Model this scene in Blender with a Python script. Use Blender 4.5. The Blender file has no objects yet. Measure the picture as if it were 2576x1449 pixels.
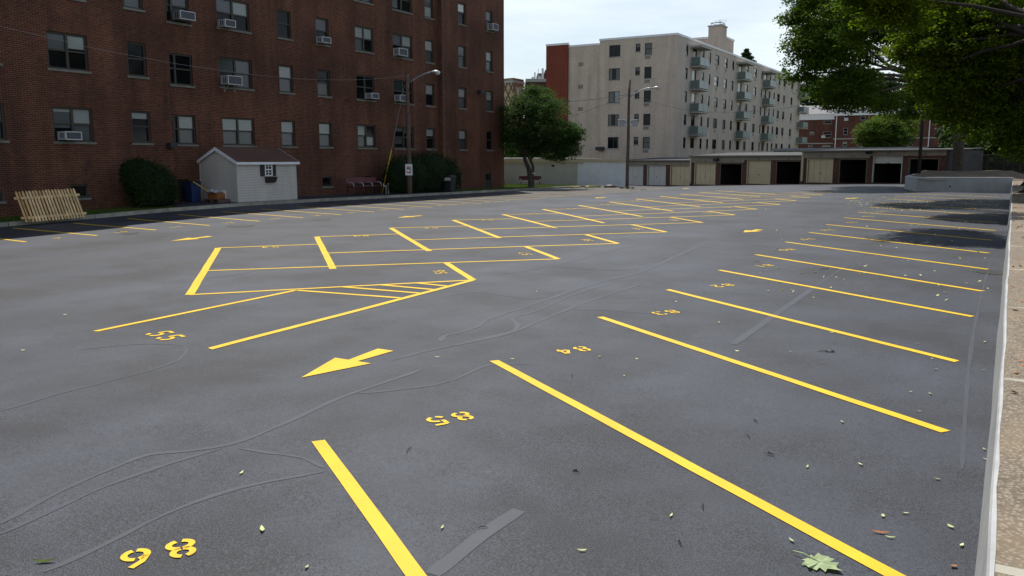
import bpy, math, random
import numpy as np
from mathutils import Vector
random.seed(7); RNG = np.random.default_rng(7)
SC = bpy.context.scene; COL = SC.collection
R = math.radians
# ------------------------------------------------------------------ camera, sky, sun, exposure
# one unit = one metre; +Y runs along the car park (away), +X to the retaining wall, the lens stands above X = Y = 0
F_PX, CX, CY, HOR, VPX, CAM_H = 2100.0, 1288.0, 724.5, 402.0, 2550.0, 2.5     # in a 2576 px wide frame
PITCH = math.atan((CY-HOR)/F_PX); YAW = math.atan((VPX-CX)/(F_PX/math.cos(PITCH)))
cam = bpy.data.cameras.new('camera'); cam_o = bpy.data.objects.new('camera', cam); COL.objects.link(cam_o)
cam.sensor_fit = 'HORIZONTAL'; cam.sensor_width = 36; cam.lens = 36*F_PX/2576.0
cam.clip_start = 0.1; cam.clip_end = 3000
cam_o.location = (0, 0, CAM_H); cam_o.rotation_euler = (math.pi/2-PITCH, 0, YAW)
SC.camera = cam_o

SUN_EL = 62.0; SHADOW = (0.67, -0.74)                       # where shadows point on the ground
sun = bpy.data.lights.new('sun', 'SUN'); sun.energy = 5.0; sun.angle = R(0.53); sun.color = (1, .955, .88)
sun_o = bpy.data.objects.new('sun', sun); COL.objects.link(sun_o); sun_o.location = (-40, 40, 80)
sdir = Vector((SHADOW[0]*math.cos(R(SUN_EL)), SHADOW[1]*math.cos(R(SUN_EL)), -math.sin(R(SUN_EL))))
sun_o.rotation_euler = sdir.to_track_quat('-Z', 'Y').to_euler()

W = bpy.data.worlds.new('World'); SC.world = W; W.use_nodes = True
wt = W.node_tree; wt.nodes.clear()
wo = wt.nodes.new('ShaderNodeOutputWorld'); bg = wt.nodes.new('ShaderNodeBackground'); bg.inputs[1].default_value = 0.10
sky = wt.nodes.new('ShaderNodeTexSky'); sky.sky_type = 'NISHITA'; sky.sun_disc = False
sky.sun_elevation = R(SUN_EL); sky.sun_rotation = math.atan2(-SHADOW[0], -SHADOW[1]) % (2*math.pi)
tc = wt.nodes.new('ShaderNodeTexCoord')
mp = wt.nodes.new('ShaderNodeMapping'); mp.inputs['Scale'].default_value = (1.6, 1.6, 9.0); mp.inputs['Rotation'].default_value = (.05, .12, 0)
wt.links.new(tc.outputs['Generated'], mp.inputs[0])
cn = wt.nodes.new('ShaderNodeTexNoise'); cn.inputs['Scale'].default_value = 1.5; cn.inputs['Detail'].default_value = 7; cn.inputs['Roughness'].default_value = .55
wt.links.new(mp.outputs[0], cn.inputs[0])
cr = wt.nodes.new('ShaderNodeMapRange'); cr.inputs[1].default_value = .38; cr.inputs[2].default_value = .62; cr.inputs[3].default_value = .36; cr.inputs[4].default_value = .97
wt.links.new(cn.outputs[0], cr.inputs[0])
mx = wt.nodes.new('ShaderNodeMix'); mx.data_type = 'RGBA'
mx.inputs['B'].default_value = (7.9, 8.7, 9.1, 1)
sx = wt.nodes.new('ShaderNodeSeparateXYZ'); wt.links.new(tc.outputs['Generated'], sx.inputs[0])
zf = wt.nodes.new('ShaderNodeMapRange'); zf.interpolation_type = 'SMOOTHSTEP'
for i, x in enumerate((.28, .62, 1.0, .16)): zf.inputs[i+1].default_value = x
wt.links.new(sx.outputs[2], zf.inputs[0])
mm = wt.nodes.new('ShaderNodeMath'); mm.operation = 'MULTIPLY'; wt.links.new(cr.outputs[0], mm.inputs[0]); wt.links.new(zf.outputs[0], mm.inputs[1])
wt.links.new(mm.outputs[0], mx.inputs['Factor']); wt.links.new(sky.outputs[0], mx.inputs['A'])
wt.links.new(mx.outputs['Result'], bg.inputs[0]); wt.links.new(bg.outputs[0], wo.inputs[0])
SC.view_settings.view_transform = 'Standard'; SC.view_settings.look = 'None'
SC.view_settings.exposure = 0.25; SC.view_settings.gamma = 1.0
SC.cycles.max_bounces = 8; SC.cycles.transparent_max_bounces = 12
SC.cycles.use_denoising = True

# ------------------------------------------------------------------ site survey: pixel of the photo -> point on a real surface
def ray(x, y):
    u = (x-CX)/F_PX; v = -(y-CY)/F_PX
    d = (u, math.cos(PITCH)+v*math.sin(PITCH), -math.sin(PITCH)+v*math.cos(PITCH))
    c, s = math.cos(YAW), math.sin(YAW)
    return Vector((c*d[0]-s*d[1], s*d[0]+c*d[1], d[2]))
CAM = Vector((0, 0, CAM_H))
def PX(x, y, X): d = ray(x, y); return CAM+d*(X/d.x)
def PY(x, y, Y): d = ray(x, y); return CAM+d*(Y/d.y)
def PF(x, y, fw):                                            # point at a given depth along the view
    d = ray(x, y); f = Vector((-math.sin(YAW)*math.cos(PITCH), math.cos(YAW)*math.cos(PITCH), -math.sin(PITCH)))
    return CAM+d*(fw/d.dot(f))
ZL = [(-20,.0),(0,.08),(10,.22),(15,.34),(21,.5),(25,.55),(30,.54),(36,.5),(46,.46),(58,.40),(63,.22),(70,0),(84,-.22),(100,-.3),(200,-.3)]
ZR = [(-20,-.25),(0,0),(45,.56),(57,.6),(73,.72),(100,.8),(200,.8)]
def interp(T, y):
    if y <= T[0][0]: return T[0][1]
    for (a, za), (b, zb) in zip(T, T[1:]):
        if y <= b: return za+(zb-za)*(y-a)/(b-a)
    return T[-1][1]
def gz(X, Y):
    t = min(1, max(0, (X+30)/25)); return (1-t)*interp(ZL, Y)+t*interp(ZR, Y)
def G(x, y, dz=0.0):
    d = ray(x, y); t = 0.0
    while t < 300:
        P = CAM+d*(t+.5)
        if P.z < gz(P.x, P.y)+dz: break
        t += .5
    a, b = t, t+.5
    for _ in range(24):
        m = (a+b)/2; P = CAM+d*m
        if P.z < gz(P.x, P.y)+dz: b = m
        else: a = m
    return CAM+d*((a+b)/2)

# ------------------------------------------------------------------ mesh + object helpers
ORG = {}
class MB:
    def __init__(s): s.v = []; s.f = []; s.m = []
    def face(s, pts, mi=0):
        n = len(s.v); s.v += [tuple(p) for p in pts]; s.f.append(tuple(range(n, n+len(pts)))); s.m.append(mi)
    def hexa(s, p, mi=0):                                    # 8 points: bottom ccw 0-3, top 4-7
        n = len(s.v); s.v += [tuple(q) for q in p]
        for f in ((3,2,1,0),(4,5,6,7),(0,1,5,4),(1,2,6,5),(2,3,7,6),(3,0,4,7)): s.f.append(tuple(n+i for i in f)); s.m.append(mi)
    def box(s, x0, x1, y0, y1, z0, z1, mi=0):
        s.hexa([(x0,y0,z0),(x1,y0,z0),(x1,y1,z0),(x0,y1,z0),(x0,y0,z1),(x1,y0,z1),(x1,y1,z1),(x0,y1,z1)], mi)
    def obox(s, o, u, w, a0, a1, b0, b1, z0, z1, mi=0):      # box in a frame: o + a*u + b*w, z absolute
        P = lambda a, b, z: (o[0]+u[0]*a+w[0]*b, o[1]+u[1]*a+w[1]*b, z)
        s.hexa([P(a0,b0,z0),P(a1,b0,z0),P(a1,b1,z0),P(a0,b1,z0),P(a0,b0,z1),P(a1,b0,z1),P(a1,b1,z1),P(a0,b1,z1)], mi)
    def tube(s, pts, rad, n=8, cap=True, mi=0):
        pts = [Vector(p) for p in pts]; rad = rad if isinstance(rad, (list, tuple)) else [rad]*len(pts)
        base = len(s.v); ref = None
        for i, p in enumerate(pts):
            t = (pts[min(i+1, len(pts)-1)]-pts[max(i-1, 0)]).normalized()
            if ref is None: ref = t.orthogonal().normalized()
            ref = (ref-t*ref.dot(t)).normalized(); b = t.cross(ref)
            for k in range(n):
                a = 2*math.pi*k/n; q = p+(ref*math.cos(a)+b*math.sin(a))*rad[i]; s.v.append(tuple(q))
        for i in range(len(pts)-1):
            for k in range(n):
                a = base+i*n+k; b2 = base+i*n+(k+1) % n; s.f.append((a, b2, b2+n, a+n)); s.m.append(mi)
        if cap:
            s.f.append(tuple(base+k for k in reversed(range(n)))); s.m.append(mi)
            e = base+(len(pts)-1)*n; s.f.append(tuple(e+k for k in range(n))); s.m.append(mi)
    def ball(s, c, r, seg=12, ring=8, mi=0):
        r = r if isinstance(r, (tuple, list)) else (r, r, r); base = len(s.v)
        for i in range(ring+1):
            th = math.pi*i/ring
            for k in range(seg):
                a = 2*math.pi*k/seg
                s.v.append((c[0]+r[0]*math.sin(th)*math.cos(a), c[1]+r[1]*math.sin(th)*math.sin(a), c[2]+r[2]*math.cos(th)))
        for i in range(ring):
            for k in range(seg):
                a = base+i*seg+k; b = base+i*seg+(k+1) % seg; s.f.append((a, a+seg, b+seg, b)); s.m.append(mi)
    def build(s, name, mats, parent=None, smooth=False, bevel=0, uv=True):
        mats = mats if isinstance(mats, (list, tuple)) else [mats]
        o3 = ORG[parent.name] if parent is not None else Vector((0, 0, 0))
        me = bpy.data.meshes.new(name)
        me.from_pydata([(p[0]-o3.x, p[1]-o3.y, p[2]-o3.z) for p in s.v], [], s.f)
        for m in mats: me.materials.append(m)
        me.polygons.foreach_set('material_index', s.m)
        if smooth: me.polygons.foreach_set('use_smooth', [True]*len(s.f))
        me.update()
        if uv:
            nl = len(me.loops); no = np.empty(len(me.polygons)*3); me.polygons.foreach_get('normal', no); no = no.reshape(-1, 3)
            tot = np.empty(len(me.polygons), dtype=np.int32); me.polygons.foreach_get('loop_total', tot)
            ln = np.repeat(no, tot, axis=0); vi = np.empty(nl, dtype=np.int32); me.loops.foreach_get('vertex_index', vi)
            co = np.array(s.v, dtype=float)[vi]
            flat = np.abs(ln[:, 2]) > .7
            tl = np.hypot(ln[:, 0], ln[:, 1])+1e-9
            u = np.where(flat, co[:, 0], (-ln[:, 1]*co[:, 0]+ln[:, 0]*co[:, 1])/tl); v = np.where(flat, co[:, 1], co[:, 2])
            l = me.uv_layers.new(name='uv'); l.data.foreach_set('uv', np.stack([u, v], 1).ravel())
        o = bpy.data.objects.new(name, me); COL.objects.link(o)
        if parent is not None: o.parent = parent; ORG[o.name] = o3
        else: ORG[o.name] = Vector((0, 0, 0))
        if bevel:
            b = o.modifiers.new('bevel', 'BEVEL'); b.width = bevel; b.segments = 2; b.limit_method = 'ANGLE'
        return o
def tag(o, label=None, cat=None, group=None, kind=None):
    for k, v in (('label', label), ('category', cat), ('group', group), ('kind', kind)):
        if v: o[k] = v
    return o
def thing(name, loc, label, cat, group=None):
    o = bpy.data.objects.new(name, None); COL.objects.link(o); o.location = loc; ORG[o.name] = Vector(loc)
    return tag(o, label, cat, group)
def struct(o, label=None): return tag(o, label, None, None, 'structure')

# ------------------------------------------------------------------ materials
class NT:
    def __init__(s, name):
        s.m = bpy.data.materials.new(name); s.m.use_nodes = True; s.t = s.m.node_tree; s.t.nodes.clear()
        s.out = s.n('ShaderNodeOutputMaterial'); s.p = s.n('ShaderNodeBsdfPrincipled'); s.l(s.p.outputs[0], s.out.inputs[0])
    def n(s, t, **kw):
        k = s.t.nodes.new(t)
        for a, b in kw.items(): setattr(k, a, b)
        return k
    def l(s, a, b): s.t.links.new(a, b)
    def coord(s, kind='Object', scale=(1, 1, 1), rot=(0, 0, 0)):
        c = s.n('ShaderNodeTexCoord'); mp = s.n('ShaderNodeMapping'); mp.inputs['Scale'].default_value = scale; mp.inputs['Rotation'].default_value = rot
        s.l(c.outputs[kind], mp.inputs[0]); return mp.outputs[0]
    def noise(s, vec, scale, detail=4, rough=.55):
        k = s.n('ShaderNodeTexNoise'); k.inputs['Scale'].default_value = scale; k.inputs['Detail'].default_value = detail; k.inputs['Roughness'].default_value = rough
        s.l(vec, k.inputs['Vector']); return k.outputs[0]
    def rng(s, val, a, b, c, d):
        k = s.n('ShaderNodeMapRange')
        for i, x in enumerate((a, b, c, d)): k.inputs[i+1].default_value = x
        s.l(val, k.inputs[0]); return k.outputs[0]
    def mix(s, fac, a, b, mode='MIX'):
        k = s.n('ShaderNodeMix', data_type='RGBA', blend_type=mode)
        for sock, v in ((k.inputs['Factor'], fac), (k.inputs['A'], a), (k.inputs['B'], b)):
            if isinstance(v, (int, float)): sock.default_value = v
            elif isinstance(v, tuple): sock.default_value = (*v[:3], 1)
            else: s.l(v, sock)
        return k.outputs['Result']
    def mul(s, col, val): return s.mix(1.0, col, val, 'MULTIPLY')
    def bump(s, h, strength=.3, dist=.01):
        b = s.n('ShaderNodeBump'); b.inputs['Strength'].default_value = strength; b.inputs['Distance'].default_value = dist
        s.l(h, b.inputs['Height']); s.l(b.outputs[0], s.p.inputs['Normal'])
    def col(s, c, rough=.8, spec=.5, metal=0.0):
        if isinstance(c, tuple): s.p.inputs['Base Color'].default_value = (*c[:3], 1)
        else: s.l(c, s.p.inputs['Base Color'])
        if isinstance(rough, float): s.p.inputs['Roughness'].default_value = rough
        else: s.l(rough, s.p.inputs['Roughness'])
        s.p.inputs['Specular IOR Level'].default_value = spec; s.p.inputs['Metallic'].default_value = metal
        return s.m
MATS = {}
def plain(name, c, rough=.7, var=.12, scale=6.0, spec=.4, metal=0.0, bump=0.0):
    if name in MATS: return MATS[name]
    k = NT(name); v = k.coord(); f = k.rng(k.noise(v, scale, 5), .3, .7, 1-var, 1+var); g = k.rng(k.noise(v, scale*.13, 3), .3, .7, 1-var*.7, 1+var*.7)
    b = k.mul(k.mul(c, f), g)
    if bump: k.bump(k.noise(v, scale*8, 4), bump, .01)
    MATS[name] = k.col(b, rough, spec, metal); return MATS[name]
def brick(name, c1, c2, mortar, bw=.215, bh=.067, var=.35, streak=.3, rough=.85, stain=None, ind=.28, spots=False):
    k = NT(name); uv = k.coord('UV'); t = k.n('ShaderNodeTexBrick'); k.l(uv, t.inputs['Vector'])
    t.inputs['Color1'].default_value = (*c1, 1); t.inputs['Color2'].default_value = (*c2, 1); t.inputs['Mortar'].default_value = (*mortar, 1)
    t.inputs['Scale'].default_value = 1; t.inputs['Mortar Size'].default_value = .008; t.inputs['Mortar Smooth'].default_value = .1; t.inputs['Bias'].default_value = 0
    t.inputs['Brick Width'].default_value = bw; t.inputs['Row Height'].default_value = bh
    patch = k.rng(k.noise(uv, .35, 5, .6), .3, .7, 1-var, 1+var)
    st = k.rng(k.noise(k.coord('UV', (1.3, .12, 1)), 1.0, 4, .6), .35, .65, 1-streak, 1.08)
    one = k.rng(k.noise(k.coord('UV', (4.6, 14.9, 1)), 1.0, 0), .25, .75, 1-ind, 1+ind)
    b = k.mul(k.mul(k.mul(t.outputs[0], patch), st), one)
    if stain: b = k.mix(k.rng(k.noise(k.coord('UV', (2.2, .16, 1)), 1.0, 3, .5), .60, .78, 0, .55), b, stain)
    if spots:                                                # lime bloom by the shed, rust runs under an air conditioner
        for (cu, cv, su, sv, c, f) in ((30.6, 1.15, 1.0, 1.1, (.23,.23,.26), .62), (27.55, 4.75, 5.5, .85, (.12,.035,.008), .6), (23.1, 4.6, 3.2, .7, (.02,.012,.012), .6), (19.4, 2.0, 2.2, .8, (.025,.014,.014), .55), (40.9, 7.5, 3.5, .9, (.11,.04,.02), .4)):
            mp = k.n('ShaderNodeMapping'); mp.inputs['Location'].default_value = (-cu*su, -cv*sv, 0); mp.inputs['Scale'].default_value = (su, sv, 1); k.l(uv, mp.inputs[0])
            gr = k.n('ShaderNodeTexGradient', gradient_type='SPHERICAL'); k.l(mp.outputs[0], gr.inputs[0])
            m2 = k.n('ShaderNodeMath', operation='MULTIPLY'); k.l(gr.outputs['Fac'], m2.inputs[0]); k.l(k.rng(k.noise(uv, 3.0, 4, .65), .35, .65, .0, f*1.6), m2.inputs[1]); b = k.mix(m2.outputs[0], b, c)
    k.bump(t.outputs['Fac'], -.5, .008)
    return k.col(b, rough, .3)
M = {}
M['red_brick'] = brick('red_brick', (.112,.030,.0155), (.064,.0185,.0105), (.185,.108,.068), bh=.0677, stain=(.03,.014,.012), spots=True, ind=.16)
M['tan_brick'] = brick('tan_brick', (.60,.485,.395), (.53,.43,.345), (.33,.275,.225), bw=.30, bh=.10, var=.08, streak=.10, stain=(.40,.27,.15), ind=.08)
M['tan_brick_plain'] = brick('tan_brick_plain', (.55,.475,.41), (.49,.42,.36), (.33,.285,.25), bw=.30, bh=.10, var=.08, streak=.12, stain=(.40,.31,.22), ind=.08)
M['orange_brick'] = brick('orange_brick', (.21,.046,.026), (.175,.038,.022), (.17,.05,.03), bh=.07, var=.12, streak=.12)
M['maroon_brick'] = brick('maroon_brick', (.085,.035,.037), (.07,.03,.032), (.07,.036,.036), bh=.07, var=.1, streak=.1)
M['far_brick'] = brick('far_brick', (.12,.040,.030), (.09,.031,.025), (.14,.085,.065), bw=.3, bh=.1, var=.2, streak=.15)
M['pillar_brick'] = brick('pillar_brick', (.10,.031,.023), (.065,.021,.017), (.12,.085,.065), var=.2, streak=.2)

def asphalt():
    k = NT('asphalt'); v = k.coord('Object')
    big = k.rng(k.noise(v, .18, 4, .6), .35, .65, .82, 1.18)
    sw = k.rng(k.noise(k.coord('Object', (.9, .13, 1), (0, 0, .35)), .8, 5, .6), .35, .65, .86, 1.14)   # squeegee sweeps of the sealer
    patchy = k.noise(v, .55, 4, .6)
    pits = k.noise(k.coord('Object', (1, 1, 1)), 85, 3, .7)
    thr = k.rng(patchy, .36, .64, -.02, .115)
    add = k.n('ShaderNodeMath', operation='ADD'); k.l(pits, add.inputs[0]); k.l(thr, add.inputs[1])
    pm = k.rng(add.outputs[0], .555, .625, 0, 1)
    b = k.mul(k.mul((.0325,.0375,.0505), big), sw)
    b = k.mix(pm, b, (.006,.006,.007))
    grain = k.rng(k.noise(v, 26, 6, .8), .32, .68, .62, 1.38); b = k.mul(b, grain)
    rough = k.rng(k.noise(v, .4, 4, .6), .3, .7, .58, .70)
    inv = k.rng(pm, 0, 1, 1, 0)
    h = k.n('ShaderNodeMath', operation='MULTIPLY_ADD'); k.l(pits, h.inputs[0]); h.inputs[1].default_value = .5; k.l(inv, h.inputs[2])
    k.bump(h.outputs[0], .35, .004)
    return k.col(b, rough, .36)
M['asphalt'] = asphalt()
def paint():
    k = NT('yellow_paint'); v = k.coord('Object'); wear = k.rng(k.noise(v, 55, 5, .75), .60, .70, 0, .8)
    b = k.mul((.64,.405,.004), k.rng(k.noise(v, 2.5, 4), .3, .7, .9, 1.08)); b = k.mix(wear, b, (.06,.055,.04))
    k.bump(k.noise(v, 60, 4, .7), .35, .004); return k.col(b, .55, .35)
M['paint'] = paint()
def seal():
    k = NT('crack_filler'); v = k.coord('Object')
    b = k.mul((.0415,.047,.060), k.rng(k.noise(v, 3, 4), .3, .7, .9, 1.1)); b = k.mix(k.rng(k.noise(v, 2.2, 5, .7), .36, .62, .1, .9), (.033,.0375,.049), b); k.bump(k.noise(v, 50, 3), .2, .003); return k.col(b, .60, .36)
M['seal'] = seal()
def aggregate():
    k = NT('exposed_aggregate'); v = k.coord('Object')
    vo = k.n('ShaderNodeTexVoronoi'); vo.inputs['Scale'].default_value = 42; k.l(v, vo.inputs['Vector'])
    b = k.mix(k.rng(vo.outputs['Distance'], .1, .55, 0, 1), (.275,.232,.175), (.125,.10,.072))
    b = k.mul(b, k.rng(k.noise(v, 14, 4, .7), .3, .7, .7, 1.3)); b = k.mix(k.rng(k.noise(v, 1.1, 4), .45, .7, 0, .4), b, (.25,.185,.115))
    k.bump(vo.outputs['Distance'], -.6, .01); return k.col(b, .85, .3)
M['aggregate'] = aggregate()
def ribbed(name, c, freq, vertical=True, rough=.6, depth=.012, dark=.6):
    k = NT(name); uv = k.coord('UV'); s = k.n('ShaderNodeSeparateXYZ'); k.l(uv, s.inputs[0])
    m = k.n('ShaderNodeMath', operation='MULTIPLY'); k.l(s.outputs[0 if vertical else 1], m.inputs[0]); m.inputs[1].default_value = freq
    fr = k.n('ShaderNodeMath', operation='FRACT'); k.l(m.outputs[0], fr.inputs[0])
    g = k.rng(fr.outputs[0], 0, .16, dark, 1); b = k.mul(c, g)
    b = k.mul(b, k.rng(k.noise(k.coord('UV', (1.5, .4, 1)), 1, 4), .3, .7, .88, 1.1))
    k.bump(fr.outputs[0], .6, depth); return k.col(b, rough, .4)
M['fascia'] = ribbed('ribbed_fascia', (.225,.185,.135), 5.0)
M['siding'] = ribbed('vinyl_siding', (.56,.52,.475), 1/.115, vertical=False, dark=.45)
M['shingle'] = ribbed('brown_shingle', (.095,.046,.032), 1/.14, vertical=False, rough=.9, dark=.8)
M['frame'] = plain('olive_window_frame', (.040,.036,.026), .5, .1, 5)
M['sill'] = plain('stone_sill', (.17,.165,.14), .8, .2, 4)
def glass(name, c=(.006,.007,.008), rough=.08):
    k = NT(name); k.bump(k.noise(k.coord('Object'), .9, 2), .05, .05); return k.col(c, rough, .22)
M['glass'] = glass('dark_glass'); M['glass_green'] = glass('greenish_glass', (.03,.045,.042), .1)
def blind(name, c):
    k = NT(name); k.col(k.mul(c, k.rng(k.noise(k.coord('Object', (.6, .6, 9)), 2.0, 3), .3, .7, .88, 1.1)), .5, .5); k.p.inputs['Coat Weight'].default_value = .7; k.p.inputs['Coat Roughness'].default_value = .05; return k.m
M['blind'] = blind('pale_blind', (.24,.26,.25)); M['blind_grey'] = blind('grey_blind', (.052,.060,.066)); M['blind_white'] = blind('white_curtain', (.5,.52,.5)); M['blind_dim'] = blind('dim_blind', (.028,.031,.033))
M['ac_white'] = plain('white_enamel', (.52,.53,.55), .45, .06, 8); M['ac_grey'] = plain('grey_enamel', (.34,.345,.35), .5, .08, 8)
M['ac_grille'] = ribbed('condenser_grille', (.075,.08,.095), 26, vertical=False, dark=.4, depth=.004)
M['concrete'] = plain('concrete', (.36,.345,.31), .9, .22, 3, bump=.3); M['concrete_grey'] = plain('grey_concrete', (.34,.35,.35), .9, .1, 2.5, bump=.25)
M['wall_face'] = plain('weathered_wall_paint', (.27,.275,.27), .9, .16, 2.5, bump=.3); M['coping'] = plain('pale_coping_paint', (.33,.335,.335), .85, .12, 5, bump=.3); M['kerb'] = plain('kerb_concrete', (.28,.265,.215), .9, .28, 2.5, bump=.3)
M['white_wall'] = plain('white_painted_render', (.66,.70,.75), .8, .07, 1.4, bump=.2); M['cream_wall'] = plain('grey_cream_render', (.40,.40,.35), .85, .09, 1.2, bump=.2)
M['cream_trim'] = plain('cream_trim', (.47,.40,.28), .7, .08, 2); M['white_trim'] = plain('white_trim', (.72,.72,.74), .5, .06, 3)
M['roof_grey'] = plain('grey_roofing', (.105,.105,.108), .95, .14, 2, .05); M['roof_silver'] = plain('silver_roofing', (.26,.27,.28), .8, .12, 2, .1)
M['dim_wall'] = plain('shaded_wall', (.06,.06,.06), .9, .2, 3); M['dull_trim'] = plain('dull_door_frame', (.13,.11,.075), .7, .15, 4); M['gutter_brown'] = plain('dull_brown_gutter', (.20,.175,.14), .6, .1, 3); M['roof_slate'] = plain('slate_shingles', (.165,.165,.175), .85, .12, 3)  # dim_wall: shade on the highest row's end side is put into this grey
M['door_yellow'] = plain('cream_yellow_paint', (.53,.435,.27), .55, .06, 2); M['door_white'] = plain('white_door_paint', (.50,.48,.44), .55, .05, 2)
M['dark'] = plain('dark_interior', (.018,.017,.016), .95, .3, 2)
M['wood_pole'] = plain('weathered_pole_wood', (.115,.075,.062), .9, .25, 5, bump=.5); M['metal_light'] = plain('galvanised_metal', (.45,.47,.49), .4, .1, 5, metal=.35)
M['cedar'] = plain('new_cedar', (.62,.43,.22), .75, .25, 5); M['cedar_dark'] = plain('warm_cedar', (.52,.33,.14), .75, .25, 5)
M['bench_red'] = plain('bench_red', (.085,.011,.014), .5, .12, 6); M['bench_metal'] = plain('bench_aluminium', (.42,.43,.43), .4, .1, 6, metal=.3)
M['black_metal'] = plain('black_metal', (.025,.025,.027), .5, .15, 6); M['yellow_guard'] = plain('yellow_plastic', (.62,.42,.03), .5, .08, 4)
M['white_pvc'] = plain('white_pipe', (.65,.65,.62), .5, .05, 5); M['bin'] = plain('dark_bin_plastic', (.02,.022,.026), .5, .1, 4); M['blue'] = plain('blue_plastic', (.018,.04,.12), .5, .1, 4)
M['cardboard'] = plain('orange_cardboard', (.30,.11,.03), .8, .3, 8); M['plastic_bag'] = plain('clear_bag', (.42,.43,.44), .35, .15, 9); M['sign_white'] = plain('sign_white', (.72,.72,.72), .5, .03, 3)
M['sign_red'] = plain('sign_red', (.42,.05,.05), .5, .05, 3); M['ink'] = plain('black_ink', (.012,.012,.013), .6, .05, 3)
M['balcony'] = plain('sage_balcony_panel', (.135,.175,.155), .5, .06, 3); M['balcony_light'] = plain('pale_balcony_panel', (.30,.35,.335), .4, .06, 3); M['slab'] = plain('balcony_slab', (.34,.33,.30), .85, .15, 2)
M['shutter'] = plain('dark_shutter', (.028,.022,.020), .6, .1, 5); M['soil'] = plain('leaf_litter_soil', (.10,.070,.042), .95, .4, 4, bump=.7)
M['bark'] = plain('bark', (.060,.048,.038), .95, .3, 7, bump=.8); M['bark_dark'] = plain('dark_bark', (.028,.022,.018), .95, .3, 6, bump=.8)
M['wire'] = plain('cable', (.035,.035,.038), .6, .05, 4); M['wire_light'] = plain('pale_cable', (.25,.25,.26), .6, .05, 4)
M['yellow_brick'] = None
def leafmat(name, c, c2, trans=.35):
    k = NT(name); v = k.coord('Object'); g = k.n('ShaderNodeNewGeometry')
    b = k.mix(k.rng(k.noise(v, .55, 3), .35, .65, 0, 1), c, c2); b = k.mul(b, k.rng(k.noise(v, 9, 2), .3, .7, .65, 1.35))
    k.col(b, .75, .12)
    t = k.n('ShaderNodeBsdfTranslucent'); tcol = k.mul(b, (1.5, 1.65, .55)); k.l(tcol, t.inputs[0])
    ms = k.n('ShaderNodeMixShader'); ms.inputs[0].default_value = trans; k.l(k.p.outputs[0], ms.inputs[1]); k.l(t.outputs[0], ms.inputs[2]); k.l(ms.outputs[0], k.out.inputs[0])
    return k.m
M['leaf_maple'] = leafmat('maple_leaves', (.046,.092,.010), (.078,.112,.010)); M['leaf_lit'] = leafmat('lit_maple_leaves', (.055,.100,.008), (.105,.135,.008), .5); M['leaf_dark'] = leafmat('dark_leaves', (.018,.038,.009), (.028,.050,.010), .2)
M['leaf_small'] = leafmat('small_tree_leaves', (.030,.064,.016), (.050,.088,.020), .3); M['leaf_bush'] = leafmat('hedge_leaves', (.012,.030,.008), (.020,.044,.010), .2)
M['leaf_light'] = leafmat('light_leaves', (.085,.125,.022), (.060,.10,.02), .35); M['leaf_fallen'] = leafmat('fallen_leaf', (.42,.50,.22), (.50,.52,.26), .1)
M['grass'] = leafmat('grass_blades', (.055,.10,.018), (.085,.11,.022), .25); M['turf'] = plain('turf_soil', (.055,.065,.022), .95, .35, 5)


# ================================================================== GROUND
def grid(mb, xs, ys, zf):
    n = len(mb.v)
    for x in xs:
        for y in ys: mb.v.append((x, y, zf(x, y)))
    for i in range(len(xs)-1):
        for j in range(len(ys)-1):
            a = n+i*len(ys)+j; mb.f.append((a, a+len(ys), a+len(ys)+1, a+1)); mb.m.append(0)
def span(a, b, st): k = max(1, int(round((b-a)/st))); return [a+(b-a)*i/k for i in range(k+1)]
mb = MB(); grid(mb, [-900, -300, -120, -70, -45, -30, -10, 10, 40, 120, 300, 900], [-300, -60, -20, 0, 20, 40, 60, 80, 100, 140, 200, 400, 1500], lambda x, y: gz(x, y)-.45)
struct(mb.build('ground', M['turf']))
mb = MB(); grid(mb, [-46.0+i for i in range(46)]+[.1], [-14.0+i for i in range(112)], gz)
LOT = struct(mb.build('parking_lot', M['asphalt'], smooth=True), 'black sealed asphalt car park with yellow stall markings')
F_C, F_L, F_R = -31.3, -30.4, -31.0                       # facade planes of the red building: middle, near bay, far bay
Y_B = PX(432, 330, F_L).y; Y_R = PX(1104, 300, F_C).y; Y_E = PX(1268, 300, F_R).y; Y_N = 6.0
KX = -28.3
mb = MB()                                                  # kerb: one run of cast lengths with open joints
ys = span(6.0, 61.0, 3.05)
for a, b in zip(ys, ys[1:]):
    seg = span(a+.012, b-.012, 1.0)
    for c, d in zip(seg, seg[1:]):
        z0, z1 = gz(KX, c), gz(KX, d); w = .15
        mb.hexa([(KX-w, c, z0-.2), (KX+.02, c, z0-.2), (KX+.02, d, z1-.2), (KX-w, d, z1-.2), (KX-w, c, z0+.135), (KX, c, z0+.13), (KX, d, z1+.13), (KX-w, d, z1+.135)])
struct(mb.build('kerb', M['kerb']))
def yardz(x, y): return gz(x, y)+.125
mb = MB(); grid(mb, [-34, -32.5, -31, -29.7, KX-.15], [Y_B-1.2+i*(42.3-Y_B+1.2)/20 for i in range(21)], yardz); struct(mb.build('yard_pavement', M['asphalt'], smooth=True))
mb = MB(); grid(mb, [-34, -32, -30, KX-.15], span(5, Y_B-1.21, 1), lambda x, y: yardz(x, y)-.006)
grid(mb, [-46, -40, -36, -33, -31, -29.7, KX-.15], span(42.31, 64, 1), lambda x, y: yardz(x, y)-.006)
struct(mb.build('lawn', M['turf']))
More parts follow.
